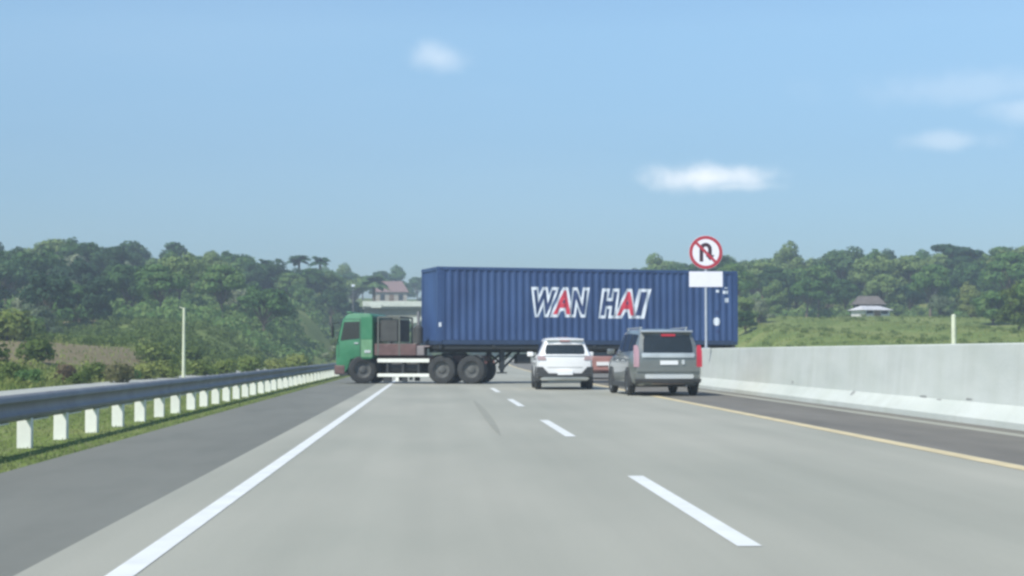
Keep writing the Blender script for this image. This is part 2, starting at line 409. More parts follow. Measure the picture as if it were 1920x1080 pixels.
slab('path', -12.9, -11.4, -30, 300, .02, mat('path_concrete', (.40, .41, .36), .85, var=.15, scale=.8))
strip('edge_line', -1.695, -1.545, -30, 420, M_WHITE_LINE)
strip('yellow_edge_line', 5.76, 5.98, -30, 420, M_YELLOW_LINE)
for k in range(-2, 26):
    a = 9.9 + 13.05 * k
    strip('lane_dash', 1.80, 1.95, a, a + 5.7, M_WHITE_LINE)
q = MB()      # skid marks, two faint curved bands
for off, w in ((0, .06),):
    rows = []
    for i in range(13):
        t = i / 12; v = 23.5 + 17 * t; u = .92 - off + .04 * math.sin(t * 2.2)
        ww = w * (1 - abs(2 * t - 1) ** 3) + .01
        rows.append([(u - ww, v, .0045), (u + ww, v, .0045)])
    q.grid(rows)
struct(q.build('skid_mark', M_SKID, recalc=False))

# ------------------------------------------------------------------ guardrail
gr = thing('guardrail', 'grey steel guardrail on a row of short white posts along the left shoulder', 'guardrail', (-5.02, 40, 0))
GV = [6, 10] + [14 + 4 * i for i in range(70)]
prof = [(-.035, .33), (.01, .335), (.045, .37), (.05, .41), (.01, .445), (0, .49), (.01, .535), (.05, .57), (.045, .61), (.01, .648), (-.035, .655)]
for i, (a, b) in enumerate(zip(GV, GV[1:])):
    q = MB(); n = 1 if a < 76 else 3
    rows = []
    for j in range(n + 1):
        v = a + (b - a) * j / n + (.04 if j == n else 0); c = axis_shift(v)
        rows.append([(x + c + .03 - (.002 if i % 2 else 0), v - 40, z - (.0015 if i % 2 else 0)) for x, z in prof])
    q.grid(rows)
    q.build('rail_beam', M_GALV, gr, smooth=50, recalc=False)
pm = MB(); pm.box((-.09, -.05, -.3), (.085, .07, .345)); pm = pm.mesh('post', M_POST, bevel=.008)
lip = MB(); lip.box((.0, .05, .318), (.045, .95, .332)); lip = lip.mesh('lip', M_POST)
v = 8.9
rp = random.Random(5)
while v < 290:
    link('post', pm, gr, (axis_shift(v) - .02 + rp.uniform(-.01, .01), v - 40, rp.uniform(-.015, .01)), rp.uniform(-.06, .06))
    if v < 60: link('rail_flange', lip, gr, (axis_shift(v), v - 40, 0))
    v += 2.0 if v < 90 else 4.0

# ------------------------------------------------------------------ median barrier
def barrier(label, a, b, nseg):
    t = thing('concrete_barrier', label, 'barrier', (9.0, a, 0))
    P = [(8.70, -.1), (8.70, .10), (8.93, .34), (9.02, 1.29), (9.05, 1.31), (9.22, 1.31), (9.25, 1.29), (9.34, .34), (9.57, .10), (9.57, -.1)]
    L = (b - a) / nseg
    for i in range(nseg):
        v0 = a + i * L + .006; v1 = a + (i + 1) * L - .006; q = MB()
        rows = []
        m = 4
        for j in range(m + 1):
            v = v0 + (v1 - v0) * j / m; c = axis_shift(v); rows.append([(x - 9.0 + c, v - a, z) for x, z in P])
        q.grid(rows); n = len(P); nn = len(q.v)
        q.add(rows[0], [tuple(range(n))]); q.add(rows[-1], [tuple(range(n))[::-1]])
        q.build('barrier_segment', M_WALL, t, smooth=20)
    return t
wall = barrier('long pale concrete barrier on the right, ending behind the grey car', -12.0, 56.6, 8)
barrier('far concrete barrier resuming beyond the gap where the truck turns', 100, 300, 12)
RS = random.Random(11)
for (v, z, w, h) in [(35.2, .30, .30, .10), (30.2, .36, .55, .05), (29.2, .33, .3, .03), (41.4, .42, .18, .10), (27.6, .38, .4, .04)]:
    q = MB(); n = 9; x = 8.93 + (z - .34) / .95 * .09 if z > .34 else 8.70 + (z - .1) / .24 * .23
    sl_ = .095 if z > .34 else .96
    pts = [(0, w * .5 * math.cos(2 * PI * i / n) * RS.uniform(.7, 1.1), h * .5 * math.sin(2 * PI * i / n) * RS.uniform(.7, 1.2)) for i in range(n)]
    pts = [(x - 9.0 - .004 + dz * sl_, v + 12 + dy, z + dz) for _, dy, dz in pts]
    q.add(pts, [tuple(range(n))]); q.build('stain', M_STAIN, wall, recalc=False)

# ------------------------------------------------------------------ overpass and poles
DB = 200.0
ov = thing('overpass_bridge', 'pale concrete overpass crossing the road far behind the green truck', 'bridge', (bearing(780, DB).x, DB, 0))
ox = ov.location.x
q = MB(); q.box((-6.2, -4, 6.62), (40, -3.75, 7.22)); q.build('parapet', mat('bridge_pale', (.62, .66, .58), .8), ov, bevel=.03)
q = MB(); q.box((-6.2, 3.75, 6.62), (40, 4, 7.22)); q.build('parapet', MATS['bridge_pale'], ov, bevel=.03)
q = MB(); q.box((-6.2, -3.7, 6.35), (40, 3.7, 6.6)); q.build('deck', mat('bridge_grey', (.30, .31, .27), .85), ov)
for y in (-3, -1, 1, 3):
    q = MB(); q.box((-6.0, y - .25, 5.4), (40, y + .25, 6.345)); q.build('girder', mat('girder_olive', (.22, .23, .18), .85), ov)
for x in (0, 26):
    q = MB(); q.prism([(x - .9, 5.38), (x - .45, 4.7), (x + .45, 4.7), (x + .9, 5.38)], 'y', -3.6, 3.6); q.build('pier_cap', MATS['bridge_pale'], ov)
    q = MB(); q.tube((x, -2, -.5), (x, -2, 4.69), .45, n=16); q.tube((x, 2, -.5), (x, 2, 4.69), .45, n=16); q.build('pier', MATS['bridge_pale'], ov, smooth=40)
q = MB(); q.prism([(-7.6, 0), (-4.6, 0), (-5.4, 5.38), (-7.6, 5.38)], 'y', -4.3, 4.3); q.build('abutment', MATS['bridge_grey'], ov)
q = MB(); q.box((-5.2, -4.12, 6.45), (-4.0, -4.01, 6.85)); q.build('bracket', MATS['bridge_pale'], ov)

p = bearing(345, 78); zt = terr(p.x, p.y)
t = thing('marker_pole', 'thin pale yellow pole standing alone behind the left guardrail', 'pole', (p.x, p.y, zt))
top = HC + (HOR - 577) / FPX * 78 - zt
q = MB(); q.tube((0, 0, -.2), (0, 0, top), .085, .06, 10); q.build('pole_shaft', M_YPOLE, t, smooth=40)
q = MB(); q.tube((0, 0, top - .05), (-.22, 0, top + .03), .025, .02, 8); q.build('bracket', M_YPOLE, t)
p = bearing(1788, 75); zt = terr(p.x, p.y)
t = thing('marker_pole', 'short pale post rising above the concrete barrier near the right edge', 'pole', (p.x, p.y, zt))
top = HC + (HOR - 592) / FPX * 75 - zt
q = MB(); q.tube((0, 0, -.2), (0, 0, top), .12, .10, 10); q.build('pole_shaft', M_YPOLE, t, smooth=40)
q = MB(); q.tube((0, 0, top), (0, 0, top + .06), .11, .05, 10); q.build('cap', M_YPOLE, t)

# ------------------------------------------------------------------ no U-turn sign
SV = 54.3; p = bearing(1324, SV)
sg = thing('road_sign', 'round no U-turn sign above a blank white plate on a pole at the barrier end', 'road sign', (p.x, p.y, 1.31), -YAW - .02)
def zy(y, d): return HC + (HOR - y) / FPX * d
zc = zy(473, SV) - 1.31; rr = .545
q = MB(); q.tube((-.0, .05, -.0), (-.0, .05, zc + .35), .042, n=12); q.build('pole', M_POLE, sg, smooth=40)
q = MB(); q.box((-.12, -.0, -.0), (.12, .14, .02)); q.build('foot_plate', M_POLE, sg)
q = MB(); q.lathe([(0, .001), (0, rr), (.012, rr + .004), (.02, rr), (.02, .001)], 48, 'y'); q.M = Matrix()
q.v = [(x, y, z + zc) for x, y, z in q.v]; disc = q.build('sign_disc', M_SIGNW, sg)
q = MB()
def arc(q, cx, cz, r0, r1, a0, a1, y, n=24):
    q.grid([[(cx + r0 * math.cos(a), y, cz + r0 * math.sin(a)), (cx + r1 * math.cos(a), y, cz + r1 * math.sin(a))] for a in [a0 + (a1 - a0) * i / n for i in range(n + 1)]])
arc(q, 0, zc, rr * .80, rr * .99, 0, 2 * PI, -.003, 48); q.build('red_border', M_SIGNR, sg, recalc=False)
q = MB(); y = -.005; cx = -.005; r0, r1 = .08, .20; zt_ = zc + .11
arc(q, cx, zt_, r0, r1, 0, PI, y)
q.add([(cx - r1, y, zc - .30), (cx - r0, y, zc - .30), (cx - r0, y, zt_), (cx - r1, y, zt_)], [(0, 1, 2, 3)])
q.add([(cx + r0, y, zc - .09), (cx + r1, y, zc - .09), (cx + r1, y, zt_), (cx + r0, y, zt_)], [(0, 1, 2, 3)])
q.add([(cx + r0 - .09, y, zc - .09), (cx + r1 + .09, y, zc - .09), (cx + (r0 + r1) / 2, y, zc - .27)], [(0, 2, 1)])
q.build('u_turn_arrow', M_SIGNK, sg, recalc=False)
q = MB(); a = math.radians(-45); d = Vector((math.cos(a), 0, math.sin(a))); nn = Vector((-d.z, 0, d.x)); L = rr * .86
q.add([tuple(Vector((0, -.007, zc)) + d * i * L + nn * j * .045) for i, j in ((-1, -1), (1, -1), (1, 1), (-1, 1))], [(0, 1, 2, 3)])
q.build('red_slash', M_SIGNR, sg, recalc=False)
q = MB(); q.box((-.545, 0, zy(538, SV) - 1.31), (.545, .018, zy(509, SV) - 1.31)); q.build('blank_plate', M_SIGNW, sg, bevel=.006)
q = MB()
for z in (zc + .2, zc - .25, zy(524, SV) - 1.31): q.box((-.07, .019, z - .02), (.07, .10, z + .02))
q.build('bracket', M_POLE, sg)

# ------------------------------------------------------------------ wheels
def wheel_meshes(r, w, rimr, dish=.05, spokes=0, prefix=''):
    q = MB(); h = w / 2
    q.lathe([(-h * .7, rimr), (-h, rimr + .02), (-h * 1.04, (r + rimr) / 2), (-h * .92, r - .03), (-h * .6, r), (h * .6, r), (h * .92, r - .03), (h * 1.04, (r + rimr) / 2), (h, rimr + .02), (h * .7, rimr)], 32, 'x')
    ty = q.mesh('tyre', M_RUB, smooth=35)
    q = MB()
    q.lathe([(h * .72, rimr), (h * .62, rimr * .93), (h * .2, rimr * .85), (h * .1, rimr * .55), (h * .35, rimr * .42), (h * .5, rimr * .30), (h * .5, .001)], 28, 'x')
    q.lathe([(-h * .72, rimr), (-h * .62, rimr * .93), (-h * .2, rimr * .85), (-h * .1, rimr * .5), (-h * .1, .001)], 28, 'x')
    if spokes:
        for k in range(spokes):
            a = 2 * PI * k / spokes; c, s_ = math.cos(a), math.sin(a)
            q.beam((h * .5, c * .05, s_ * .05), (h * .66, c * rimr * .93, s_ * rimr * .93), .035, rimr * .28)
    else:
        for k in range(8):
            a = 2 * PI * k / 8
            q.tube((h * .36, math.cos(a) * rimr * .36, math.sin(a) * rimr * .36), (h * .48, math.cos(a) * rimr * .36, math.sin(a) * rimr * .36), .018, n=6)
    return ty, q.mesh('rim', [M_RIM], smooth=35)
M_TRIM_RIM = mat('dusty_truck_rim', (.10, .105, .10), .75, .1, var=.25)
def put_wheel(parent, meshes, loc, rz, name='wheel'):
    w = link(name, meshes[0], parent, loc, rz); link('rim', meshes[1], w); return w

# ------------------------------------------------------------------ container, trailer
TH = math.radians(17)
CX = Vector((math.cos(TH), math.sin(TH), 0)); c0 = from_cam(-2.78, 62)
CROT = TH - YAW
ZB = 1.47; CL = 12.19; CW = 2.44; CH = 2.90
# container frame: local x runs from the front end (left) to the door end (right), local y away from the lens
cn = thing('shipping_container', 'long dark blue corrugated shipping container lettered WAN HAI lying across the road', 'container', (c0.x, c0.y, ZB), CROT)
PITCHW = .278; DEP = .036; X0 = .20; X1 = CL - .20
def corr(x):
    t = ((x - X0) / PITCHW) % 1.0
    if t < .26: return 0.0
    if t < .5: return DEP * (t - .26) / .24
    if t < .76: return DEP
    return DEP * (1 - (t - .76) / .24)
xs = []
k = 0
while X0 + k * PITCHW < X1:
    for f in (0, .26, .5, .76):
        x = X0 + (k + f) * PITCHW
        if x < X1: xs.append(x)
    k += 1
xs.append(X1)
for side, nm in ((0, 'side_wall'), (1, 'side_wall')):
    q = MB(); yy = [(.012 + corr(x)) if side == 0 else CW - .012 - corr(x) for x in xs]
    q.grid([[(x, y, .17) for x, y in zip(xs, yy)], [(x, y, CH - .11) for x, y in zip(xs, yy)]])
    q.build(nm, M_BLUE, cn, recalc=False)
for x0, x1 in ((0, .2), (CL - .2, CL)):
    for y0, y1 in ((0, .16), (CW - .16, CW)):
        q = MB(); q.box((x0, y0, .12), (x1, y1, CH - .12)); q.build('corner_post', M_BLUE, cn, bevel=.012)
        for z in (0, CH - .118):
            q = MB(); q.box((x0 - .004, y0 - .004, z), (x1 + .004 - .02, y1 + .004, z + .118)); q.build('corner_casting', M_DARKBLUE if z == 0 else M_BLUE, cn, bevel=.01)
for y0, y1 in ((0, .08), (CW - .08, CW)):
    q = MB(); q.box((.202, y0 + .001, .0), (CL - .202, y1, .169)); q.build('bottom_rail', M_DARKBLUE, cn)
    q = MB(); q.box((.202, y0 + .001, CH - .11), (CL - .202, y1, CH - .002)); q.build('top_rail', M_BLUE, cn)
q = MB(); ye = [.16 + i * (CW - .32) / 28 for i in range(29)]
xe = [.03 + (.035 if (i // 2) % 2 else 0) for i in range(29)]
q.grid([[(x, y, .15) for x, y in zip(xe, ye)], [(x, y, CH - .13) for x, y in zip(xe, ye)]]); q.build('end_wall', M_BLUE, cn, recalc=False)
for z0, z1 in ((.0, .149), (CH - .128, CH - .003)):
    q = MB(); q.box((.01, .165, z0), (.10, CW - .165, z1)); q.build('end_rail', M_DARKBLUE if z0 == 0 else M_BLUE, cn)
q = MB(); q.box((.1, .081, CH - .06), (CL - .1, CW - .081, CH - .03)); q.build('roof', M_BLUE, cn)
q = MB(); q.box((.1, .081, .05), (CL - .1, CW - .081, .12)); q.build('floor', M_CHASSIS, cn)
for y0, y1 in ((.165, CW / 2 - .005), (CW / 2 + .005, CW - .165)):
    q = MB(); q.box((CL - .06, y0, .15), (CL - .01, y1, CH - .13)); q.build('door', M_BLUE, cn)
    for f in (.25, .75):
        y = y0 + (y1 - y0) * f; q = MB(); q.tube((CL + .02, y, .1), (CL + .02, y, CH - .1), .018, n=8); q.build('locking_bar', M_GALV, cn, smooth=40)
q = MB(); q.box((CL - .1, .165, .0), (CL - .005, CW - .165, .145)); q.box((CL - .1, .165, CH - .125), (CL - .005, CW - .165, CH - .003)); q.build('door_sill', M_DARKBLUE, cn)

def conform(me_bm, off):        # cut a flat print along every fold of the wall and lay it on the folds
    for x in xs:
        bmesh.ops.bisect_plane(me_bm, geom=me_bm.verts[:] + me_bm.edges[:] + me_bm.faces[:], plane_co=(x, 0, 0), plane_no=(1, 0, 0))
    for v in me_bm.verts: v.co.y = .012 + corr(v.co.x) - off
def glyph(ch, size, off, shear):
    c = bpy.data.curves.new('g', 'FONT'); c.body = ch; c.size = size; c.offset = off; c.shear = shear; c.fill_mode = 'FRONT'; c.resolution_u = 3
    o = bpy.data.objects.new('g', c); COL.objects.link(o); dg = bpy.context.evaluated_depsgraph_get(); dg.update()
    me = bpy.data.meshes.new_from_object(o.evaluated_get(dg)); bpy.data.objects.remove(o); bpy.data.curves.remove(c); return me
def letter(ch, x0, x1, z0, z1, fill):
    base = glyph(ch, 1.0, .0, .22)
    bx = [v.co.x for v in base.vertices]; by = [v.co.y for v in base.vertices]
    ax, bx_ = min(bx), max(bx); ay, by_ = min(by), max(by)
    sx = (x1 - x0) / (bx_ - ax); sz = (z1 - z0) / (by_ - ay)
    def mk(off, name, m, parent, lift):
        me = glyph(ch, 1.0, off, .22); b = bmesh.new(); b.from_mesh(me)
        for v in b.verts: v.co = Vector((x0 + (v.co.x - ax) * sx, 0, z0 + (v.co.y - ay) * sz))
        bmesh.ops.triangulate(b, faces=b.faces)
        conform(b, lift); b.to_mesh(me); b.free(); me.materials.clear(); me.materials.append(m); me.name = name
        return link(name, me, parent)
    o = mk(.125, 'letter', M_PRINTW, cn, .004); mk(.03, 'letter_fill', fill, o, .008)
LZ0 = 2.66 - ZB; LZ1 = 3.50 - ZB
letter('W', 3.80, 4.62, LZ0, LZ1, M_PRINTB); letter('A', 4.60, 5.20, LZ0, LZ1, M_PRINTR); letter('N', 5.29, 5.90, LZ0, LZ1, M_PRINTB)
letter('H', 6.50, 7.12, LZ0 - .03, LZ1 - .03, M_PRINTB); letter('A', 7.18, 7.80, LZ0 - .03, LZ1 - .03, M_PRINTR); letter('I', 7.95, 8.32, LZ0 - .03, LZ1 - .03, M_PRINTB)
def tt(px):                      # distance along the wall at which the photo shows a mark
    k = (px - 960) / FPX; return (k * 62 + 2.78) / (.956 - k * .292)
def mark(px, py, w, h, m=M_PRINTW, rnd=False):
    x = tt(px); d = 62 + .292 * x; z = zy(py, d) - ZB; b = bmesh.new()
    if rnd: vs = [b.verts.new((x + w / 2 * math.cos(a), 0, z + h / 2 * math.sin(a))) for a in [2 * PI * i / 20 for i in range(20)]]
    else: vs = [b.verts.new((x + i * w / 2, 0, z + j * h / 2)) for i, j in ((-1, -1), (1, -1), (1, 1), (-1, 1))]
    b.faces.new(vs); conform(b, .004); me = bpy.data.meshes.new('marking'); b.to_mesh(me); b.free(); me.materials.append(m); link('marking', me, cn)
mark(1344, 603, .30, .32, rnd=True); mark(1363, 563, .17, .17); mark(1361, 548, .22, .12); mark(1346, 546, .12, .10); mark(1362, 540, .14, .05)
mark(1345, 586, .12, .16, M_PRINTB); mark(1346, 621, .14, .14, M_PRINTB); mark(1352, 575, .03, .3, M_PRINTB)
q = MB(); q.box((.06, -.012, .66), (.16, -.005, .82)); q.build('plate', M_PRINTW, cn)

tr = thing('container_trailer', 'black skeletal trailer chassis with landing legs carrying the blue container', 'trailer', (c0.x, c0.y, 0), CROT)
q = MB()
for y in (.78, 1.56):
    q.box((.1, y - .06, ZB - .30), (CL - .1, y + .06, ZB - .005))
q.build('main_beam', M_CHASSIS, tr)
for x in (.12, 2.2, 4.2, 6.2, 8.2, 10.2, 12.0):
    q = MB(); q.box((x - .07, .02, ZB - .155), (x + .07, CW - .02, ZB - .006)); q.build('cross_member', M_CHASSIS, tr)
for y in (.10, CW - .10):
    q = MB(); q.box((.3, y - .05, ZB - .17), (9, y + .05, ZB - .006 - .15 + .12)); q.build('side_beam', M_CHASSIS, tr)
for y in (.35, CW - .35):
    q = MB(); q.box((2.52, y - .08, .52), (2.70, y + .08, ZB - .16)); q.box((2.55, y - .05, .42), (2.67, y + .05, .55)); q.box((2.44, y - .13, .38), (2.78, y + .13, .43)); q.build('landing_leg', M_CHASSIS, tr)
q = MB(); q.beam((2.7, .35, .62), (3.5, .7, ZB - .2), .05, .07); q.beam((2.7, CW - .35, .62), (3.5, CW - .7, ZB - .2), .05, .07); q.beam((2.6, .35, .75), (2.6, CW - .35, 1.15), .05, .06)
q.beam((2.6, CW - .35, .75), (2.6, .35, 1.15), .05, .06); q.beam((3.0, .35, 1.2), (3.0, CW - .35, .6), .04, .05); q.build('brace', M_CHASSIS, tr)
q = MB(); q.box((3.2, .3, .75), (3.75, .7, 1.12)); q.build('tool_box', M_CHASSIS, tr, bevel=.02)
TW = wheel_meshes(.50, .26, .29)
for x in (8.9, 10.15, 11.4):
    for y, rz in ((.14, -PI / 2), (.44, -PI / 2), (CW - .44, PI / 2), (CW - .14, PI / 2)): put_wheel(tr, TW, (x, y, .5), rz)
    q = MB(); q.tube((x, .2, .5), (x, CW - .2, .5), .07, n=10); q.build('axle', M_CHASSIS, tr)
q = MB(); q.box((CL - .25, .05, .55), (CL - .12, CW - .05, .72)); q.build('rear_bumper', M_CHASSIS, tr)
q = MB(); q.box((8.2, .55, .6), (11.9, .72, 1.16)); q.box((8.2, CW - .72, .6), (11.9, CW - .55, 1.16)); q.build('axle_hanger', M_CHASSIS, tr)

# ------------------------------------------------------------------ tractor unit
kp = c0 + Matrix.Rotation(CROT, 3, 'Z') @ Vector((1.0, 1.22, 0))
HD = math.radians(180 - 10) - YAW      # local +x is its heading
tk = thing('truck_tractor', 'green cab-over truck tractor jackknifed across the left lane', 'truck', (kp.x, kp.y, 0), HD)
# local: x forward, y left (towards the lens), z up
FX = 3.34; RA = (.25, -.87)
side = [(4.22, .42), (4.34, .75), (4.34, 1.35), (4.30, 1.55), (4.08, 2.42), (3.92, 2.60), (3.65, 2.66), (3.02, 2.64), (2.92, 2.55), (2.90, .98), (2.98, .92), (3.75, .92), (3.86, .60), (3.95, .42)]
q = MB(); q.prism(side, 'y', -1.14, 1.14); cab = q.build('cab', M_GREEN, tk, bevel=.045, smooth=40)
q = MB(); q.add([(4.335, -.98, 1.62), (4.335, .98, 1.62), (4.145, .93, 2.36), (4.145, -.93, 2.36)], [(0, 1, 2, 3)])
for v_ in range(4): pass
q.v = [(x + .018 * (2.4 - z), y, z) for x, y, z in q.v]; q.build('windscreen', M_GLASS, tk, recalc=False)
for sy in (1, -1):
    Y = 1.143 * sy
    q = MB(); q.prism([(3.42, 1.70), (4.16, 1.62), (4.02, 2.32), (3.42, 2.34)], 'y', Y - .002 * sy, Y + .006 * sy); q.build('side_window', M_GLASS, tk)
    q = MB(); q.prism([(2.93, 1.0), (3.36, 1.0), (3.36, 1.66), (2.93, 1.66)], 'y', Y - .002 * sy, Y + .005 * sy); q.build('side_panel', M_GREENL, tk)
    q = MB(); q.prism([(2.93, 1.68), (3.36, 1.68), (3.36, 2.50), (2.93, 2.50)], 'y', Y - .002 * sy, Y + .005 * sy); q.build('side_panel', M_GREEN, tk)
    q = MB()
    for a, b in (((3.375, 1.0), (3.395, 2.42)), ((4.22, 1.0), (4.235, 1.6)), ((3.375, 2.42), (4.02, 2.435))): q.box((a[0], Y - .002 * sy, a[1]), (b[0], Y + .004 * sy, b[1]))
    q.build('door_seam', M_CHASSIS, tk)
    q = MB(); q.box((3.46, Y, 1.50), (3.62, Y + .03 * sy, 1.55)); q.build('door_handle', M_CHROME, tk)
    q = MB(); q.box((2.98, Y + .006 * sy, 1.16), (3.22, Y + .03 * sy, 1.26)); q.build('side_marker', M_CHROME, tk)
    q = MB(); q.beam((4.2, Y, 2.3), (4.42, Y + .16 * sy, 2.25), .03, .03); q.beam((4.42, Y + .16 * sy, 2.3), (4.42, Y + .16 * sy, 1.7), .03, .03); q.build('mirror_arm', M_CHASSIS, tk)
    q = MB(); q.box((4.38, Y + .08 * sy, 1.78), (4.46, Y + .27 * sy, 2.18)); q.build('mirror', M_CHASSIS, tk, bevel=.02)
    q = MB(); q.box((4.345, .72 * sy, .82), (4.37, 1.02 * sy, 1.02)); q.build('headlight', M_CHROME, tk, bevel=.01)
    # front mudguard
    q = MB(); rows = []
    for i in range(13):
        a = PI * i / 12; rows.append([(FX + .62 * math.cos(a), 1.13 * sy, .5 + .62 * math.sin(a)), (FX + .62 * math.cos(a), .72 * sy, .5 + .62 * math.sin(a))])
    q.grid(rows); q.build('front_mudguard', M_CHASSIS, tk, smooth=50)
    q = MB(); q.box((3.86, .9 * sy, .3), (4.2, 1.15 * sy, .41)); q.box((3.86, .95 * sy, .55), (4.15, 1.12 * sy, .60)); q.build('cab_step', M_CHASSIS, tk)
q = MB(); q.box((3.98, -1.16, .34), (4.40, 1.16, .70)); q.build('front_bumper', M_RED_CH, tk, bevel=.05)
q = MB(); q.box((4.345, -.65, 1.05), (4.36, .65, 1.4)); q.build('grille', M_CHASSIS, tk)
q = MB(); q.box((2.87, -.75, 1.75), (2.895, .75, 2.3)); q.build('rear_window', M_GLASS, tk)
q = MB(); q.box((3.8, -.9, 2.665), (4.0, .9, 2.72)); q.build('roof_visor', M_GREEN, tk, bevel=.02)
for y in (.40, -.40):
    q = MB(); q.box((-1.30, y - .05, .80), (4.0, y + .05, 1.06)); q.build('frame_rail', M_RED_CH, tk)
for x in (-1.25, -.55, .9, 1.8, 2.6):
    q = MB(); q.box((x - .05, -.345, .84), (x + .05, .345, 1.02)); q.build('cross_member', M_RED_CH, tk)
# rack and boxes behind the cab
q = MB(); q.box((1.98, -.95, 1.58), (2.66, 1.0, 2.42)); q.build('equipment_box', mat('box_dark', (.055, .058, .055), .7, var=.2), tk, bevel=.03)
q = MB()
for x in (1.90, 2.72):
    for y in (-1.02, 1.04): q.beam((x, y, 1.06), (x, y, 2.52), .06, .06)
    q.beam((x, -1.02, 2.50), (x, 1.04, 2.50), .06, .06)
for y in (-1.02, 1.04): q.beam((1.90, y, 2.505), (2.72, y, 2.505), .055, .055)
q.build('headache_rack', mat('rack_grey', (.11, .12, .105), .6), tk)
q = MB(); q.box((1.25, .46, 1.062), (2.86, 1.06, 1.50)); q.build('tool_locker', M_RED_CH, tk, bevel=.02)
q = MB(); q.box((.95, .46, 1.062), (1.24, 1.02, 1.38)); q.build('battery_box', mat('box_grey', (.22, .20, .20), .6), tk, bevel=.02)
q = MB(); q.box((.75, -1.0, 1.385), (2.0, 1.0, 1.43)); q.build('catwalk', mat('catwalk_pinkish', (.30, .25, .25), .6), tk)
q = MB(); q.tube((1.28, .60, 1.51), (1.28, .60, 2.10), .19, .19, 18); q.tube((1.28, .60, 2.10), (1.28, .60, 2.2), .19, .09, 18); q.build('air_cylinder', MATS['box_dark'], tk, smooth=40)
q = MB(); q.tube((1.55, -.6, 1.43), (1.55, -.6, 2.75), .06, .06, 10); q.build('exhaust_stack', M_GALV, tk, smooth=40)
for sy in (1, -1):
    q = MB(); q.tube((1.1, .72 * sy, .62), (2.35, .72 * sy, .62), .24, .24, 20); q.build('fuel_tank', M_CHASSIS, tk, smooth=40)
    q = MB(); q.box((.72, 1.10 * sy, .80), (2.72, 1.16 * sy, .94)); q.build('side_guard', M_POST, tk, bevel=.01)
    q = MB(); q.box((.72, 1.10 * sy, .26), (2.72, 1.16 * sy, .38)); q.build('side_guard', M_POST, tk, bevel=.01)
    q = MB()
    for x in (1.15, 1.75, 2.35): q.box((x - .04, 1.04 * sy, .38), (x + .04, 1.095 * sy, .94)); q.box((x - .035, .5 * sy, .86), (x + .035, 1.04 * sy, .92))
    q.build('guard_bracket', M_CHASSIS, tk)
    q = MB(); q.box((1.9, 1.09 * sy, .10), (2.02, 1.14 * sy, .258)); q.build('guard_post', M_POST, tk)
    for x0, x1 in ((2.2, 2.5), (1.6, 1.78)):
        q = MB(); q.box((x0, .96 * sy, .07), (x1, 1.12 * sy, .255)); q.build('low_bracket', M_CHASSIS, tk)
HWm = wheel_meshes(.53, .29, .30)
FW = wheel_meshes(.53, .29, .31)
for w_ in (HWm, FW): w_[1].materials[0] = M_TRIM_RIM
for sy in (1, -1):
    put_wheel(tk, FW, (FX, .98 * sy, .53), (PI / 2 if sy > 0 else -PI / 2) + .38)
    for x in RA:
        for y in (1.04, .72): put_wheel(tk, HWm, (x, y * sy, .53), PI / 2 if sy > 0 else -PI / 2)
for x in (FX, *RA):
    q = MB(); q.tube((x, -.8, .53), (x, .8, .53), .08, n=10)
    if x < 1: q.lathe([(-.01, .001), (0, .25), (.2, .25), (.21, .001)], 16, 'y'); q.v = [(vx + (x if i >= 20 else 0), vy, vz + (.53 if i >= 20 else 0)) for i, (vx, vy, vz) in enumerate(q.v)]
    q.build('axle', M_CHASSIS, tk)
q = MB(); q.lathe([(1.06, .001), (1.06, .5), (1.13, .5), (1.16, .42), (1.16, .001)], 24, 'z'); q.box((-.5, -.38, 1.061), (.45, .38, 1.09)); q.build('fifth_wheel', M_CHASSIS, tk)
q = MB(); q.box((-.42, -.25, 1.165), (.2, .25, 1.19)); q.tube((0, 0, 1.0), (0, 0, 1.2), .05, n=10)
for sy in (1, -1): q.box((-1.31, .36 * sy, .72), (-1.35, 1.0 * sy, .95))
q.build('rear_lamp_bar', M_CHASSIS, tk)
q = MB()
for sy in (1, -1): q.box((-1.352, .65 * sy, .76), (-1.37, .95 * sy, .88))
q.build('tail_light', M_REDD, tk)
q = MB()
for sy in (1, -1):
    for xc in RA:
        rows = [[(xc + .58 * math.cos(a), .62 * sy, .53 + .58 * math.sin(a)), (xc + .58 * math.cos(a), 1.19 * sy, .53 + .58 * math.sin(a))] for a in [PI * (.28 + .44 * i / 6) for i in range(7)]]
        q.grid(rows)
q.build('rear_mudguard', mat('guard_grey', (.13, .14, .135), .7), tk, smooth=40)

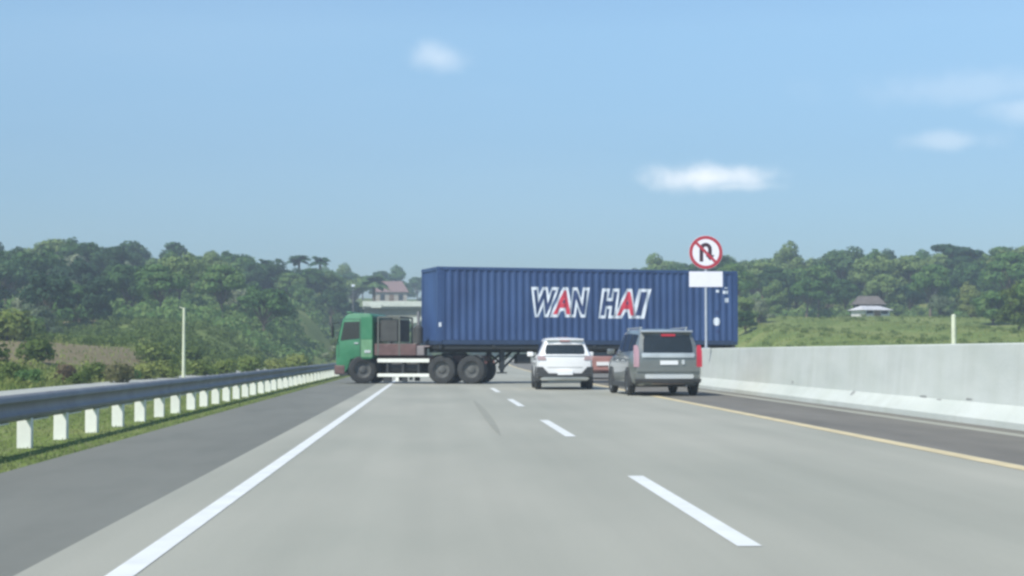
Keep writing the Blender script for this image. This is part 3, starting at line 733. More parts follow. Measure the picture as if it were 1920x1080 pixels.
# ------------------------------------------------------------------ cars
def car(name, label, loc, heading, P):
    """local: x right, y forward, z up, origin on the ground under the middle"""
    t = thing(name, label, 'car', loc, heading)
    Wd, L = P['w'] / 2, P['l']
    paint = P['paint']
    # stations: y_low, y_high, zb, half width, belt height, roof half width, roof height
    ST = P['st']
    def ring(st):
        yl, yh, zb, w, belt, rw, roof = st
        pts = [(0, yl, zb), (w * .82, yl, zb), (w * .96, yl, zb + .10), (w, yl, zb + .30), (w * 1.0, yl, (zb + belt) / 2 + .1), (w * .985, yl, belt - .07), (w * .955, yl + (yh - yl) * .04, belt)]
        for f in (.25, .5, .75):
            pts.append((w * .955 + (rw - w * .955) * f, yl + (yh - yl) * f, belt + (roof - .07 - belt) * f))
        pts += [(rw, yl + (yh - yl) * .95, roof - .07), (rw * .93, yh, roof - .025), (rw * .7, yh, roof), (0, yh, roof + .02)]
        return pts
    rings = [ring(s) for s in ST]
    q = MB(); rows = []
    for rg in rings:
        full = [(-x, y, z) for x, y, z in rg[::-1]] + [(x, y, z) for x, y, z in rg[1:]]
        rows.append(full)
    q.grid(rows)
    # rounded tail and nose: rows across
    def capgrid(rg, sign, bulge):
        rr_ = []
        for x, y, z in rg:
            rr_.append([(x * s, y + sign * bulge * (1 - abs(s) ** 2.5) * (1 if x > .01 else 0), z) for s in (-1, -.8, -.4, 0, .4, .8, 1)])
        return rr_
    q.grid(capgrid(rings[0][1:-1], -1, .07)); q.grid(capgrid(rings[-1][1:-1], 1, .10))
    body = q.mesh('body', paint)
    b = bmesh.new(); b.from_mesh(body); bmesh.ops.remove_doubles(b, verts=b.verts, dist=.002)
    bmesh.ops.holes_fill(b, edges=[e for e in b.edges if e.is_boundary], sides=40)
    bmesh.ops.recalc_face_normals(b, faces=b.faces); b.to_mesh(body); b.free()
    body.polygons.foreach_set('use_smooth', [True] * len(body.polygons)); body.set_sharp_from_angle(angle=math.radians(38))
    link('body', body, t)
    # rear face helper: y of the tail at (x, z)
    r0 = rings[0]
    def tail(x, z, off=.0):
        pts = r0[1:]
        for a, c in zip(pts, pts[1:]):
            if a[2] <= z <= c[2] + 1e-6:
                f = (z - a[2]) / max(1e-6, c[2] - a[2]); y = a[1] + (c[1] - a[1]) * f; hw = a[0] + (c[0] - a[0]) * f; break
        else: y, hw = pts[-1][1], pts[-1][0]
        s = min(1, abs(x) / max(.01, hw)); return y - .07 * (1 - s ** 2.5) - off, hw
    def patch(nm, poly_rows, m, off=.012, parent=None, thick=True):
        # poly_rows: list of (z, x0, x1); lies on the tail
        q = MB(); rows = []
        for z, x0, x1 in poly_rows:
            xs_ = [x0 + (x1 - x0) * i / 8 for i in range(9)]
            rows.append([(x, tail(x, z, off)[0], z) for x in xs_])
        q.grid(rows)
        back = [[(x, y + off + .02, z) for x, y, z in r] for r in rows]
        if thick:
            for i in (0, -1): q.grid([rows[i], back[i]])
            q.grid([[r[0] for r in rows], [r[0] for r in back]]); q.grid([[r[-1] for r in rows], [r[-1] for r in back]])
        return q.build(nm, m, parent or t, smooth=50)
    P['rear'](t, patch, tail)
    # side windows laid on the flank
    for sgn in (1, -1):
        for (ya, yb) in P['win']:
            q = MB(); rows = []
            def interp(y):
                for s0, s1 in zip(ST, ST[1:]):
                    m0 = (s0[0] + s0[1]) / 2; m1 = (s1[0] + s1[1]) / 2
                    if m0 <= y <= m1:
                        f = (y - m0) / (m1 - m0); return [s0[i] + (s1[i] - s0[i]) * f for i in range(7)]
                return ST[len(ST) // 2]
            for f in (.12, .5, .9):
                row = []
                for k in range(5):
                    y = ya + (yb - ya) * k / 4; s_ = interp(y); w, belt, rw, roof = s_[3], s_[4], s_[5], s_[6]
                    row.append((sgn * (w * .955 + (rw - w * .955) * f + .008), y, belt + (roof - .07 - belt) * f))
                rows.append(row)
            q.grid(rows); q.build('side_window', M_GLASS, t, smooth=50)
        # mirror
        my, mz = P['mirror']; q = MB(); q.box((sgn * (Wd * .93), my, mz - .02), (sgn * (Wd + .06), my + .05, mz + .03)); q.build('mirror_arm', M_TRIM, t)
        q = MB(); q.box((sgn * (Wd + .0), my - .06, mz), (sgn * (Wd + .20), my + .07, mz + .15)); q.build('mirror', P.get('mirm', paint), t, bevel=.03, smooth=40)
        q = MB(); q.box((sgn * (Wd - .02), -.6, .62), (sgn * (Wd + .012), -.45, .66)); 
        for dy in P['handles']:
            q = MB(); q.box((sgn * (Wd * .97), dy, P['hz']), (sgn * (Wd + .02), dy + .18, P['hz'] + .035)); q.build('door_handle', P.get('hm', M_CHROME), t, bevel=.008)
        q = MB(); q.box((sgn * (Wd * .9), P['ax'][0] + .3, .22), (sgn * (Wd + .012), P['ax'][1] - .3, .36)); q.build('sill_trim', M_TRIM, t, bevel=.02)
    rad = P['r']; WM = wheel_meshes(rad, .20, rad * .66, spokes=5)
    for y in P['ax']:
        for sgn in (1, -1):
            q = MB(); n = 14
            rows = [[(sgn * (Wd - .12), y + (rad + e) * math.cos(a), rad + (rad + e) * math.sin(a)) for a in [PI * (-.12 + 1.24 * i / n) for i in range(n + 1)]] for e in (.0,)]
            outer = [(sgn * (Wd + .014), y + (rad + .075) * math.cos(a), rad + (rad + .075) * math.sin(a)) for a in [PI * (-.05 + 1.10 * i / n) for i in range(n + 1)]]
            q.add(outer + [(sgn * (Wd + .014), y, rad * .6)], [(i, i + 1, n + 1) for i in range(n)])
            q.grid([outer, [(sgn * (Wd - .1), yy_, zz_) for _, yy_, zz_ in outer]])
            q.build('wheel_arch', M_TRIM, t, recalc=True)
            put_wheel(t, WM, (sgn * (Wd - .075), y, rad), 0 if sgn > 0 else PI)
        q = MB(); q.tube((-Wd + .2, y, rad), (Wd - .2, y, rad), .045, n=8); q.build('axle', M_TRIM, t)
    q = MB(); q.box((-Wd * .8, -L / 2 + .35, .24), (Wd * .8, L / 2 - .3, P['st'][2][2] + .05)); q.build('underbody', M_TRIM, t)
    # windscreen and lamps at the nose
    s3, s4 = P['ws']
    q = MB(); (y0, z0, w0), (y1, z1, w1) = s3, s4
    q.add([(-w0, y0, z0), (w0, y0, z0), (w1, y1, z1), (-w1, y1, z1)], [(0, 1, 2, 3)]); q.build('windscreen', M_GLASS, t)
    yn = ST[-1][0]
    for sgn in (1, -1):
        q = MB(); q.box((sgn * Wd * .55, yn + .0, .68), (sgn * Wd * .92, yn + .08, .80)); q.build('headlight', M_CHROME, t, bevel=.02)
    return t

def rear_white(t, patch, tail):
    patch('rear_window', [(1.12, -.60, .60), (1.2, -.62, .62), (1.33, -.60, .60), (1.42, -.56, .56)], M_GLASS, .014)
    patch('rear_bumper', [(.33, -.80, .80), (.42, -.86, .86), (.52, -.88, .88)], M_TRIM, .055)
    for s in (-1, 1):
        a, b = (.52, .885) if s > 0 else (-.885, -.52)
        c = (.70, .885) if s > 0 else (-.885, -.70)
        patch('bumper_corner', [(.525, a, b), (.62, (a + c[0]) / 2 if s > 0 else a, b if s > 0 else (b + c[1]) / 2), (.72, *c)], M_TRIM, .05)
        e = (.60, .86) if s > 0 else (-.86, -.60)
        patch('tail_light', [(.93, *e), (1.0, *e), (1.06, e[0] + (.06 if s > 0 else 0), e[1] - (0 if s > 0 else .06))], mat('lens_dim', (.42, .30, .30), .25, coat=.6), .02)
    patch('number_plate', [(.47, -.24, .24), (.59, -.24, .24)], M_PLATE, .068)
    patch('hatch_ridge', [(1.07, -.70, .70), (1.10, -.68, .68)], M_WPAINT, .035)
    patch('tailgate_seam', [(.70, -.55, .55), (.712, -.55, .55)], M_STAIN, .008)
    q = MB(); q.box((-.60, -1.98, 1.545), (.60, -1.70, 1.60)); q.build('roof_spoiler', M_WPAINT, t, bevel=.025, smooth=40)
    q = MB(); q.box((-.16, -1.985, 1.52), (.16, -1.965, 1.545)); q.build('brake_light', M_REDD, t)
    q = MB(); q.box((-.52, -1.93, .24), (.52, -1.85, .32)); q.build('rear_diffuser', mat('diffuser_grey', (.25, .27, .26), .6), t)
    q = MB(); q.beam((.02, -2.02, 1.16), (.40, -1.99, 1.22), .015, .02); q.build('wiper', M_TRIM, t)
def rear_grey(t, patch, tail):
    patch('rear_window', [(1.17, -.66, .66), (1.3, -.67, .67), (1.5, -.645, .645), (1.63, -.61, .61)], M_GLASS, .014)
    patch('tailgate_ridge', [(1.03, -.70, .70), (1.10, -.72, .72), (1.15, -.70, .70)], mat('ridge_light', (.52, .56, .56), .3, .3, coat=.5), .03)
    patch('number_plate', [(.84, -.22, .26), (.95, -.22, .26)], M_PLATE, .03)
    patch('badge', [(.85, .36, .44), (.97, .36, .44)], M_CHROME, .03)
    patch('lower_panel', [(.66, -.84, .84), (.72, -.86, .86), (.78, -.84, .84)], M_GPAINT, .045)
    patch('rear_bumper', [(.30, -.84, .84), (.38, -.88, .88), (.46, -.90, .90)], M_TRIM, .07)
    patch('bumper_strip', [(.47, -.62, .66), (.53, -.64, .68), (.585, -.62, .66)], M_CHROME, .085)
    patch('skid_plate', [(.30, -.45, .45), (.35, -.45, .45)], mat('skid_plate_pinkish', (.38, .32, .32), .5), .082)
    for s in (-1, 1):
        e = (.78, .925) if s > 0 else (-.925, -.78)
        patch('tail_light', [(.78, *e), (1.0, *e), (1.2, *e), (1.36, e[0] + (.03 if s > 0 else .02), e[1] - (.02 if s > 0 else .03))], M_RED if s > 0 else mat('lens_pink', (.42, .26, .29), .25, coat=.6), .018)
    q = MB(); q.box((-.16, -2.27, 1.60), (.22, -2.235, 1.66)); q.build('brake_light', M_RED, t)
    q = MB(); q.box((-.70, -2.29, 1.70), (.70, -1.98, 1.76)); q.build('roof_spoiler', mat('spoiler_light', (.42, .46, .48), .3, .3, coat=.5), t, bevel=.025, smooth=40)
    for s in (-1, 1):
        q = MB(); q.beam((s * .62, -1.8, 1.835), (s * .62, .4, 1.835), .04, .035)
        q.beam((s * .62, -1.7, 1.76), (s * .62, -1.7, 1.835), .04, .04); q.beam((s * .62, .3, 1.76), (s * .62, .3, 1.835), .04, .04); q.build('roof_rail', M_CHROME, t)
    q = MB(); q.tube((.5, -2.36, .27), (.5, -2.15, .27), .035, n=10); q.build('exhaust_pipe', M_GALV, t)
    q = MB(); q.beam((.0, -2.33, 1.2), (.42, -2.31, 1.28), .015, .02); q.build('wiper', M_TRIM, t)
def rear_small(t, patch, tail):
    patch('rear_window', [(1.02, -.55, .55), (1.15, -.56, .56), (1.32, -.50, .50)], M_GLASS, .014)
    patch('number_plate', [(.60, -.30, .30), (.76, -.30, .30)], M_PLATE, .05)
    patch('rear_bumper', [(.30, -.76, .76), (.40, -.80, .80), (.48, -.80, .80)], M_RPAINT, .05)
    for s in (-1, 1):
        e = (.60, .80) if s > 0 else (-.80, -.60)
        patch('tail_light', [(.72, *e), (.85, *e), (.96, *e)], M_REDD, .02)

white_st = [(-2.05, -1.82, .36, .80, 1.08, .60, 1.58), (-1.95, -1.66, .30, .86, 1.08, .62, 1.60), (-1.3, -1.2, .25, .88, 1.06, .64, 1.63), (-.3, -.3, .24, .89, 1.03, .65, 1.645), (.45, .25, .24, .89, 1.01, .64, 1.62), (1.0, .75, .24, .88, .98, .62, 1.38), (1.35, 1.25, .25, .88, .95, .70, 1.05), (1.85, 1.75, .28, .84, .86, .68, .93), (2.1, 2.05, .34, .74, .74, .60, .80)]
grey_st = [(-2.36, -2.12, .34, .86, 1.16, .70, 1.74), (-2.24, -1.95, .28, .92, 1.15, .71, 1.76), (-1.4, -1.3, .25, .935, 1.13, .73, 1.80), (-.2, -.2, .24, .94, 1.10, .735, 1.81), (.55, .35, .24, .94, 1.08, .72, 1.77), (1.15, .95, .24, .93, 1.06, .70, 1.48), (1.5, 1.4, .25, .93, 1.04, .74, 1.12), (2.1, 2.0, .28, .90, .96, .72, 1.02), (2.36, 2.32, .34, .80, .82, .66, .88)]
red_st = [(-1.85, -1.6, .34, .76, 1.0, .55, 1.42), (-1.75, -1.45, .28, .82, 1.0, .56, 1.45), (-1.0, -.95, .25, .83, .98, .58, 1.48), (0, 0, .24, .83, .96, .58, 1.49), (.5, .3, .24, .83, .94, .57, 1.42), (1.0, .8, .24, .82, .90, .56, 1.15), (1.3, 1.2, .25, .82, .88, .60, .96), (1.8, 1.75, .32, .74, .74, .56, .80)]
# white: tail at ~52 m, centre px 1058
pw = from_cam((1058 - 960) / FPX * 52.3, 52.3); off = Matrix.Rotation(-.03, 3, 'Z') @ Vector((0, 2.05, 0))
car('white_car', 'white hatchback crossover stopped in the right lane in front of the container', (pw.x + off.x, pw.y + off.y, 0), -.02,
    dict(w=1.78, l=4.1, paint=M_WPAINT, st=white_st, rear=rear_white, win=[(-1.35, -.55), (-.5, .3)], mirror=(.62, 1.04), handles=(-.75, .0), hz=.86, hm=M_WPAINT, r=.33, ax=(-1.28, 1.25), ws=((1.02, 1.06, .66), (.42, 1.56, .56))))
pg = from_cam((1252 - 960) / FPX * 44.6, 44.6); off = Matrix.Rotation(.05, 3, 'Z') @ Vector((0, 2.36, 0))
car('grey_car', 'grey-green seven seat car with brake lights on, pulled over the yellow line beside the barrier', (pg.x + off.x, pg.y + off.y, 0), .05,
    dict(w=1.88, l=4.72, paint=M_GPAINT, st=grey_st, rear=rear_grey, win=[(-2.0, -1.35), (-1.25, -.4), (-.32, .5)], mirror=(.82, 1.12), handles=(-.75, .15), hz=.93, r=.35, ax=(-1.42, 1.42), ws=((1.2, 1.14, .72), (.55, 1.72, .64))))
pr = from_cam((1131 - 960) / FPX * 76, 76)
car('maroon_car', 'small maroon car half hidden beyond the trailer between the two other cars', (pr.x, pr.y, 0), -.1,
    dict(w=1.66, l=3.7, paint=M_RPAINT, st=red_st, rear=rear_small, win=[(-1.1, -.5), (-.45, .3)], mirror=(.6, .98), handles=(-.7,), hz=.8, r=.30, ax=(-1.15, 1.15), ws=((1.05, 1.0, .6), (.5, 1.38, .5))))

# ------------------------------------------------------------------ vegetation
def leaf_cloud(rng, lobes, nleaf, size, flat=.0):
    """many small leaf-clump quads spread over overlapping lobes -> numpy mesh arrays"""
    V = []; F = []
    wsum = sum(l[3] * l[4] * l[5] for l in lobes) ; k = 0
    for (cx, cy, cz, rx, ry, rz) in lobes:
        n = int(nleaf * (rx * ry * rz) / wsum) + 20
        for _ in range(n):
            th = rng.uniform(0, 2 * PI); c = rng.uniform(-.75, 1); s = math.sqrt(1 - c * c)
            rad = rng.uniform(.72, 1.06) if rng.random() < .8 else rng.uniform(.3, .8)
            d = Vector((s * math.cos(th), s * math.sin(th), c))
            p = Vector((cx + d.x * rx * rad, cy + d.y * ry * rad, cz + d.z * rz * rad))
            nrm = (d + Vector((rng.gauss(0, .33), rng.gauss(0, .33), rng.gauss(0, .33)))).normalized()
            u = nrm.orthogonal().normalized(); w = nrm.cross(u); a = rng.uniform(0, PI)
            u, w = u * math.cos(a) + w * math.sin(a), w * math.cos(a) - u * math.sin(a)
            h = size * rng.uniform(.55, 1.25); g_ = h * rng.uniform(.45, .8)
            V += [tuple(p - u * h), tuple(p - w * g_ * .9 + nrm * h * .15), tuple(p + u * h), tuple(p + w * g_)]
            F.append((k, k + 1, k + 2, k + 3)); k += 4
    return V, F
def mesh_from(name, V, F, m):
    me = bpy.data.meshes.new(name); me.from_pydata(V, [], F); me.materials.append(m); me.update(); return me
def make_tree(seed, kind, m, name='broadleaf_tree'):
    rng = random.Random(seed); H = 8.0
    root = thing(name, 'x', 'tree', (0, 0, 0))
    lobes = []; br = MB()
    tr_h = {'round': .35, 'tall': .3, 'flat': .6, 'bushy': .12}[kind] * H
    n = {'round': 15, 'tall': 12, 'flat': 8, 'bushy': 13}[kind]
    lean = Vector((rng.uniform(-.4, .4), rng.uniform(-.4, .4), 0))
    fork = Vector((lean.x, lean.y, tr_h))
    br.tube((0, 0, -.6), fork, .20, .14, 8)
    for i in range(n):
        a = 2 * PI * i / n * 2.4 + rng.uniform(-.4, .4); f = (i + .5) / n
        if kind == 'tall': r = 1.3 * math.sin(PI * (.15 + .8 * f)); z = tr_h + f * (H - tr_h); L = (1.2, 1.2, 1.3)
        elif kind == 'flat': r = 2.6 * math.sqrt(f); z = H * .82 + rng.uniform(-.5, .4); L = (1.4, 1.4, .6)
        elif kind == 'bushy': r = 2.0 * math.sqrt(f); z = H * (.25 + .42 * (1 - f) + rng.uniform(-.1, .16)); L = (1.15, 1.15, 1.05)
        else: r = 2.1 * math.sqrt(f); z = H * (.50 + .34 * (1 - f * f)) + rng.uniform(-.7, .8); L = (1.1, 1.1, .95)
        L = [x * rng.uniform(.6, 1.25) for x in L]; c = (lean.x + r * math.cos(a), lean.y + r * math.sin(a), z)
        lobes.append((*c, *L)); br.tube(fork if kind != 'tall' else (lean.x, lean.y, max(tr_h, z - 1.2)), c, .09, .03, 6)
    if kind == 'tall': br.tube(fork, (lean.x, lean.y, H * .95), .14, .03, 8)
    V, F = leaf_cloud(rng, lobes, 2500, .25)
    br.build('trunk', M_BARK, root, smooth=50)
    link('crown', mesh_from('crown', V, F, m), root)
    return root
def make_palm(seed, m):
    rng = random.Random(seed); root = thing('palm_tree', 'x', 'tree'); H = 9.5
    q = MB(); pts = [Vector((.35 * math.sin(i / 7 * 1.5), 0, H * i / 7 - (.6 if i == 0 else 0))) for i in range(8)]
    for a, b in zip(pts, pts[1:]): q.tube(a, b, .2, .17, 8, cap=False)
    q.build('trunk', M_BARK, root, smooth=60); V = []; F = []; k = 0; top = pts[-1]
    for i in range(30):
        az = 2 * PI * i / 30 * 7 + rng.uniform(-.2, .2); up = rng.uniform(-.1, 1.55); L = rng.uniform(1.8, 2.5); prev = None
        for j in range(9):
            f = j / 8; x = L * f * math.cos(up * .7); z = L * (math.sin(up * .95) * f * 1.15 - .75 * f * f)
            c = top + Vector((x * math.cos(az), x * math.sin(az), z)); wd = .55 * math.sin(PI * min(1, f * .92 + .08)) + .04
            sd = Vector((-math.sin(az), math.cos(az), 0)) * wd; dr = Vector((0, 0, -wd * .7))
            cur = (c - sd + dr, c, c + sd + dr)
            if prev:
                V += [tuple(p) for p in prev + cur]; F += [(k, k + 1, k + 4, k + 3), (k + 1, k + 2, k + 5, k + 4)]; k += 6
            prev = cur
    link('crown', mesh_from('crown', V, F, m), root); return root
protos = [make_tree(1, 'round', M_LEAF), make_tree(2, 'round', M_DARK), make_tree(3, 'tall', M_LEAF), make_tree(4, 'bushy', M_LEAF), make_tree(5, 'round', M_LEAF), make_tree(6, 'bushy', M_PALE), make_tree(8, 'bushy', M_WEED), make_tree(9, 'tall', M_DARK)]
used = [False] * len(protos)
NAMES = ['round green tree', 'dark round tree', 'tall green tree', 'low bushy tree', 'broad green tree', 'pale bushy tree', 'yellow-green bushy tree', 'tall dark tree']
def put_tree(i, u, v, h, label, group, zoff=0, wid=1.0):
    z = terr(u, v) - .15 + zoff; s = h / 8.0; sc = (s * wid * R.uniform(.9, 1.2), s * wid * R.uniform(.9, 1.2), s); rz = R.uniform(0, 6.28)
    if not used[i]:
        r = protos[i]; r.location = (u, v, z); r.scale = sc; r.rotation_euler.z = rz; r['label'] = label; r['group'] = group; used[i] = True
    else: r = dup(protos[i], (u, v, z), rz, sc, label, group)
    return r
# left hillside: rows on the slope
def zone_left(px, v):
    for lim, w in ((60, 'at the left edge'), (200, 'above the red earth'), (330, 'left of the pole'), (430, 'right of the pole'), (540, 'below the leftmost palms'), (640, 'just left of the cab'), (9999, 'above the green cab')):
        if px < lim: return w
def tier(v):
    for lim, w in ((136, 'at the foot of the hill'), (160, 'low on the hill'), (185, 'halfway up the hill'), (215, 'high on the hill'), (999, 'on the left skyline')):
        if v < lim: return w
cnt = 0
v = 126.0
while v < 262:
    px = -150 + R.uniform(-20, 20)
    while px < 800:
        vj = v + R.uniform(-5, 5); p = bearing(px, vj); s = p.x - axis_shift(p.y)
        if s < -17 and not (p.x > -22 and p.y > 160 and px > 640) and not (70 < px < 215 and v < 140) and not (v < 156 and px > 215) and not (p.x > -26 and p.y > 186 and p.y < 214):
            low = v < 140
            i = R.choice([3, 3, 6, 0, 5] if low else [0, 1, 2, 3, 4, 4, 3, 7, 5, 0]) if px < 560 else R.choice([5, 3, 0, 4, 6])
            h = R.uniform(2.8, 4.2) if low else R.uniform(4.6, 7.6)
            h *= .92
            if px > 560: h *= .78
            elif px > 380: h *= .88
            put_tree(i, p.x, p.y, h, NAMES[i] + ' ' + tier(v) + ' ' + zone_left(px, v), 'hill trees ' + zone_left(px, v), -.09 * h, 1.3 if low else 1.25); cnt += 1
        px += R.uniform(.7, 1.3) * (4.4 if v < 140 else 5.0) * FPX / v
    v += R.uniform(7.5, 10.5)
# beyond: left + centre
# right wood
v = 203.0
while v < 262:
    px = 1236 + R.uniform(-10, 10)
    while px < 2120:
        vj = v + R.uniform(-4, 4); p = bearing(px, vj)
        if px > 1330 or v > 225:
            if not (1590 < px < 1700 and v < 212):
                i = R.choice([0, 1, 2, 3, 4, 4, 3, 0, 6])
                h = R.uniform(4.5, 7.2) if v < 225 else R.uniform(6, 8.3)
                if px > 1860: h *= 1.15
                if px < 1330: h *= .9
                w = 'above the container' if px < 1330 else 'right of the container' if px < 1460 else 'between container and shed' if px < 1590 else 'behind the white shed' if px < 1700 else 'left of the flat tree' if px < 1780 else 'under the flat tree' if px < 1850 else 'at the right edge'
                put_tree(i, p.x, p.y, h, NAMES[i] + ' in the ' + ('front row ' if v < 213 else 'second row ' if v < 224 else 'third row ' if v < 236 else 'rear row ') + 'of the wood ' + w, 'wood trees ' + w, 0, 1.15); cnt += 1
        px += R.uniform(.75, 1.25) * 4.8 * FPX / v
    v += 11
# near the right edge, nearer bushes
for px, v, h, i in [(648, 172, 4.3, 5), (662, 180, 5.2, 5), (640, 165, 3.6, 6), (676, 186, 4.0, 5), (1905, 150, 5.2, 6), (1860, 165, 4.4, 3), (1950, 140, 5.5, 0), (1400, 150, 2.4, 3), (1420, 172, 3.4, 5), (1388, 168, 3.6, 3), (1760, 185, 3.2, 5), (1825, 188, 4.2, 6), (2010, 135, 5, 3)]:
    p = bearing(px, v)
    put_tree(i, p.x, p.y, h, NAMES[i].replace('tree', 'shrub') + (' right above the green cab at the bridge end' if px < 700 else ' at the end of the container' if px < 1500 else (' at the right border of the field' if px > 1840 else ' between shed and right border of the field')), 'shrubs at the bridge end' if px < 700 else 'shrubs by the right field', 0, 1.3)
# the leaning flat crowned tree on the right skyline
ft = make_tree(12, 'flat', M_DARK, 'flat_crowned_tree'); p = bearing(1800, 236)
ft.location = (p.x, p.y, terr(p.x, p.y)); ft.scale = (1.0, 1.0, (HC + (HOR - 455) / FPX * 236 - terr(p.x, p.y)) / 7.6 ); tag(ft, 'tall tree with a thin flat crown standing out above the right hand wood', 'tree')
for px, v, h, i in [(430, 228, 6.6, 0), (455, 232, 6.2, 4), (480, 236, 6.0, 1), (515, 226, 5.6, 2), (530, 236, 6.0, 3), (545, 232, 5.4, 0), (575, 234, 5.8, 4), (604, 236, 5.6, 1), (628, 238, 5.0, 3), (500, 230, 5.4, 4), (655, 240, 5.2, 0), (690, 244, 5.2, 4), (702, 236, 4.6, 3), (768, 238, 4.4, 0), (745, 262, 6.6, 4), (765, 256, 5.0, 0), (785, 262, 5.6, 1)]:
    p = bearing(px, v); put_tree(i, p.x, p.y, h, NAMES[i] + (' on the skyline left of the palms' if px < 490 else ' on the skyline among the palms' if px < 640 else ' on the skyline behind the overpass'), 'skyline trees by the palms and overpass', -.4, 1.3)
v = 285.0
while v < 440:
    for lo, hi in ((600, 860), (1190, 1420)):
        px = lo + R.uniform(-8, 8)
        while px < hi:
            vj = v + R.uniform(-7, 7); p = bearing(px, vj); sh = p.x - axis_shift(p.y)
            if (sh < -17 or sh > 26) and not (700 < px < 765 and 300 < v < 345):
                i = R.choice([0, 1, 2, 3, 4, 4]); h = R.uniform(5.5, 8.0) if not (695 < px < 770 and v < 330) else R.uniform(2.6, 3.4)
                put_tree(i, p.x, p.y, h, NAMES[i] + ' on the far ridge ' + ('beyond the overpass' if px < 860 else 'behind the container') + (', nearer rows' if v < 350 else ', farthest rows'), 'far ridge trees ' + ('left' if px < 860 else 'right'), -.5, 1.3)
            px += R.uniform(.8, 1.25) * 5.6 * FPX / v
    v += 27
# palms on the left skyline
pm1 = make_palm(2, M_DARK); first = True
for px, v, top, lab in [(556, 240, 483, 'largest of the palms on the skyline, left of the container'), (600, 244, 486, 'small palm at the right end of the skyline palms'), (497, 235, 490, 'leftmost palm on the skyline, half sunk in the trees'), (705, 262, 524, 'distant palm above the overpass, left of the red roof')]:
    p = bearing(px, v); z = terr(p.x, p.y); s = (HC + (HOR - top) / FPX * v - z) / 10.4
    if first: pm1.location = (p.x, p.y, z); pm1.scale = (s * 1.45, s * 1.45, s * 1.05); pm1['label'] = lab; pm1['group'] = 'palms on the skyline'; first = False
    else: dup(pm1, (p.x, p.y, z), R.uniform(0, 6), (s * 1.3, s * 1.3, s * 1.05), lab, 'palms on the skyline')

# low scrub that nobody could count: verge weeds, hillside undergrowth, grass blades
def blades(name, n, area, hmin, hmax, w, m, seed, label):
    rng = random.Random(seed); V = []; F = []; k = 0
    for _ in range(n):
        u, v = area(rng); z = terr(u, v) - .02; a = rng.uniform(0, PI); h = rng.uniform(hmin, hmax); ww = w * rng.uniform(.6, 1.3)
        dx, dy = math.cos(a) * ww, math.sin(a) * ww; lx, ly = rng.gauss(0, h * .35), rng.gauss(0, h * .35)
        V += [(u - dx, v - dy, z), (u + dx, v + dy, z), (u + lx, v + ly, z + h)]; F.append((k, k + 1, k + 2)); k += 3
    o = link(name, mesh_from(name, V, F, m)); stuff(o); tag(o, label, 'grass'); return o
def verge(rng):
    v = 9 + 75 * rng.random() ** 1.6; return rng.uniform(-7.2, -4.2) + axis_shift(v), v
def bank(rng):
    while True:
        v = 30 + 85 * rng.random() ** .9; u = axis_shift(v) - 13.2 - rng.random() * (.32 * v)
        if ((u + 20.5) / 4.6) ** 2 + ((v - 92) / 16) ** 2 > 1 or rng.random() < .15: return u, v
M_GRASS = leafmat('grass_blade', (.13, .18, .06), (.19, .235, .09), (.26, .29, .14), .3)
blades('verge_grass', 42000, verge, .015, .065, .016, M_GRASS, 21, 'short mown grass on the verge around the white guardrail posts')
blades('bank_grass', 30000, bank, .10, .28, .05, M_WEED, 22, 'rough green grass on the bank behind the guardrail')
def field(rng):
    v = 110 + 95 * rng.random(); return bearing(rng.uniform(1370, 2100), v).x, v
blades('field_grass', 16000, field, .06, .20, .07, M_WEED, 23, 'sunlit grass of the open field beyond the barrier')
def scrub(name, n, area, smin, smax, m, seed, label):
    rng = random.Random(seed); V = []; F = []
    for _ in range(n):
        u, v = area(rng); z = terr(u, v); s = rng.uniform(smin, smax)
        a, b = leaf_cloud(rng, [(u, v, z + s * .3, s, s, s * .7)], 55, s * .19); k = len(V); V += a; F += [tuple(k + i for i in f) for f in b]
    o = link(name, mesh_from(name, V, F, m)); stuff(o); tag(o, label, 'undergrowth')
def hillarea(rng):
    while True:
        v = rng.uniform(150, 262); p = bearing(rng.uniform(-250, 800), v); px = 0
        if p.x - axis_shift(p.y) < -14 and not (p.x > -24 and 190 < p.y < 210): return p.x, p.y
def bankarea(rng):
    while True:
        v = rng.uniform(56, 116); p = bearing(rng.uniform(-150, 640), v)
        if p.x - axis_shift(p.y) < -13.6 and not ((p.x + 20) ** 2 / 20 + (p.y - 92) ** 2 / 260 < 1): return p.x, p.y
def rightarea(rng):
    v = rng.uniform(200, 262); p = bearing(rng.uniform(1380, 2200), v); return p.x, p.y
scrub('undergrowth', 1300, hillarea, .6, 1.5, M_LEAF, 31, 'dense undergrowth between the trees of the left hillside')
def moundarea(rng):
    while True:
        v = rng.uniform(98, 148); p = bearing(rng.uniform(60, 700), v)
        if p.x - axis_shift(p.y) < -13.6 and not ((p.x + 20) ** 2 / 22 + (p.y - 92) ** 2 / 280 < 1): return p.x, p.y
def fieldarea(rng):
    v = 118 + 84 * rng.random(); p = bearing(rng.uniform(1370, 2100), v); return p.x, p.y
scrub('slope_scrub', 520, moundarea, .22, .75, M_WEED, 35, 'rough yellow-green scrub over the slope below the trees')
scrub('field_scrub', 330, fieldarea, .12, .42, M_WEED, 36, 'low scrub dotted over the field beyond the barrier')
scrub('bank_scrub', 190, bankarea, .18, .55, M_WEED, 32, 'low sunlit weeds scattered on the bank behind the guardrail')
scrub('wood_edge_scrub', 500, rightarea, .6, 1.5, M_LEAF, 33, 'undergrowth along the edge of the right hand wood')

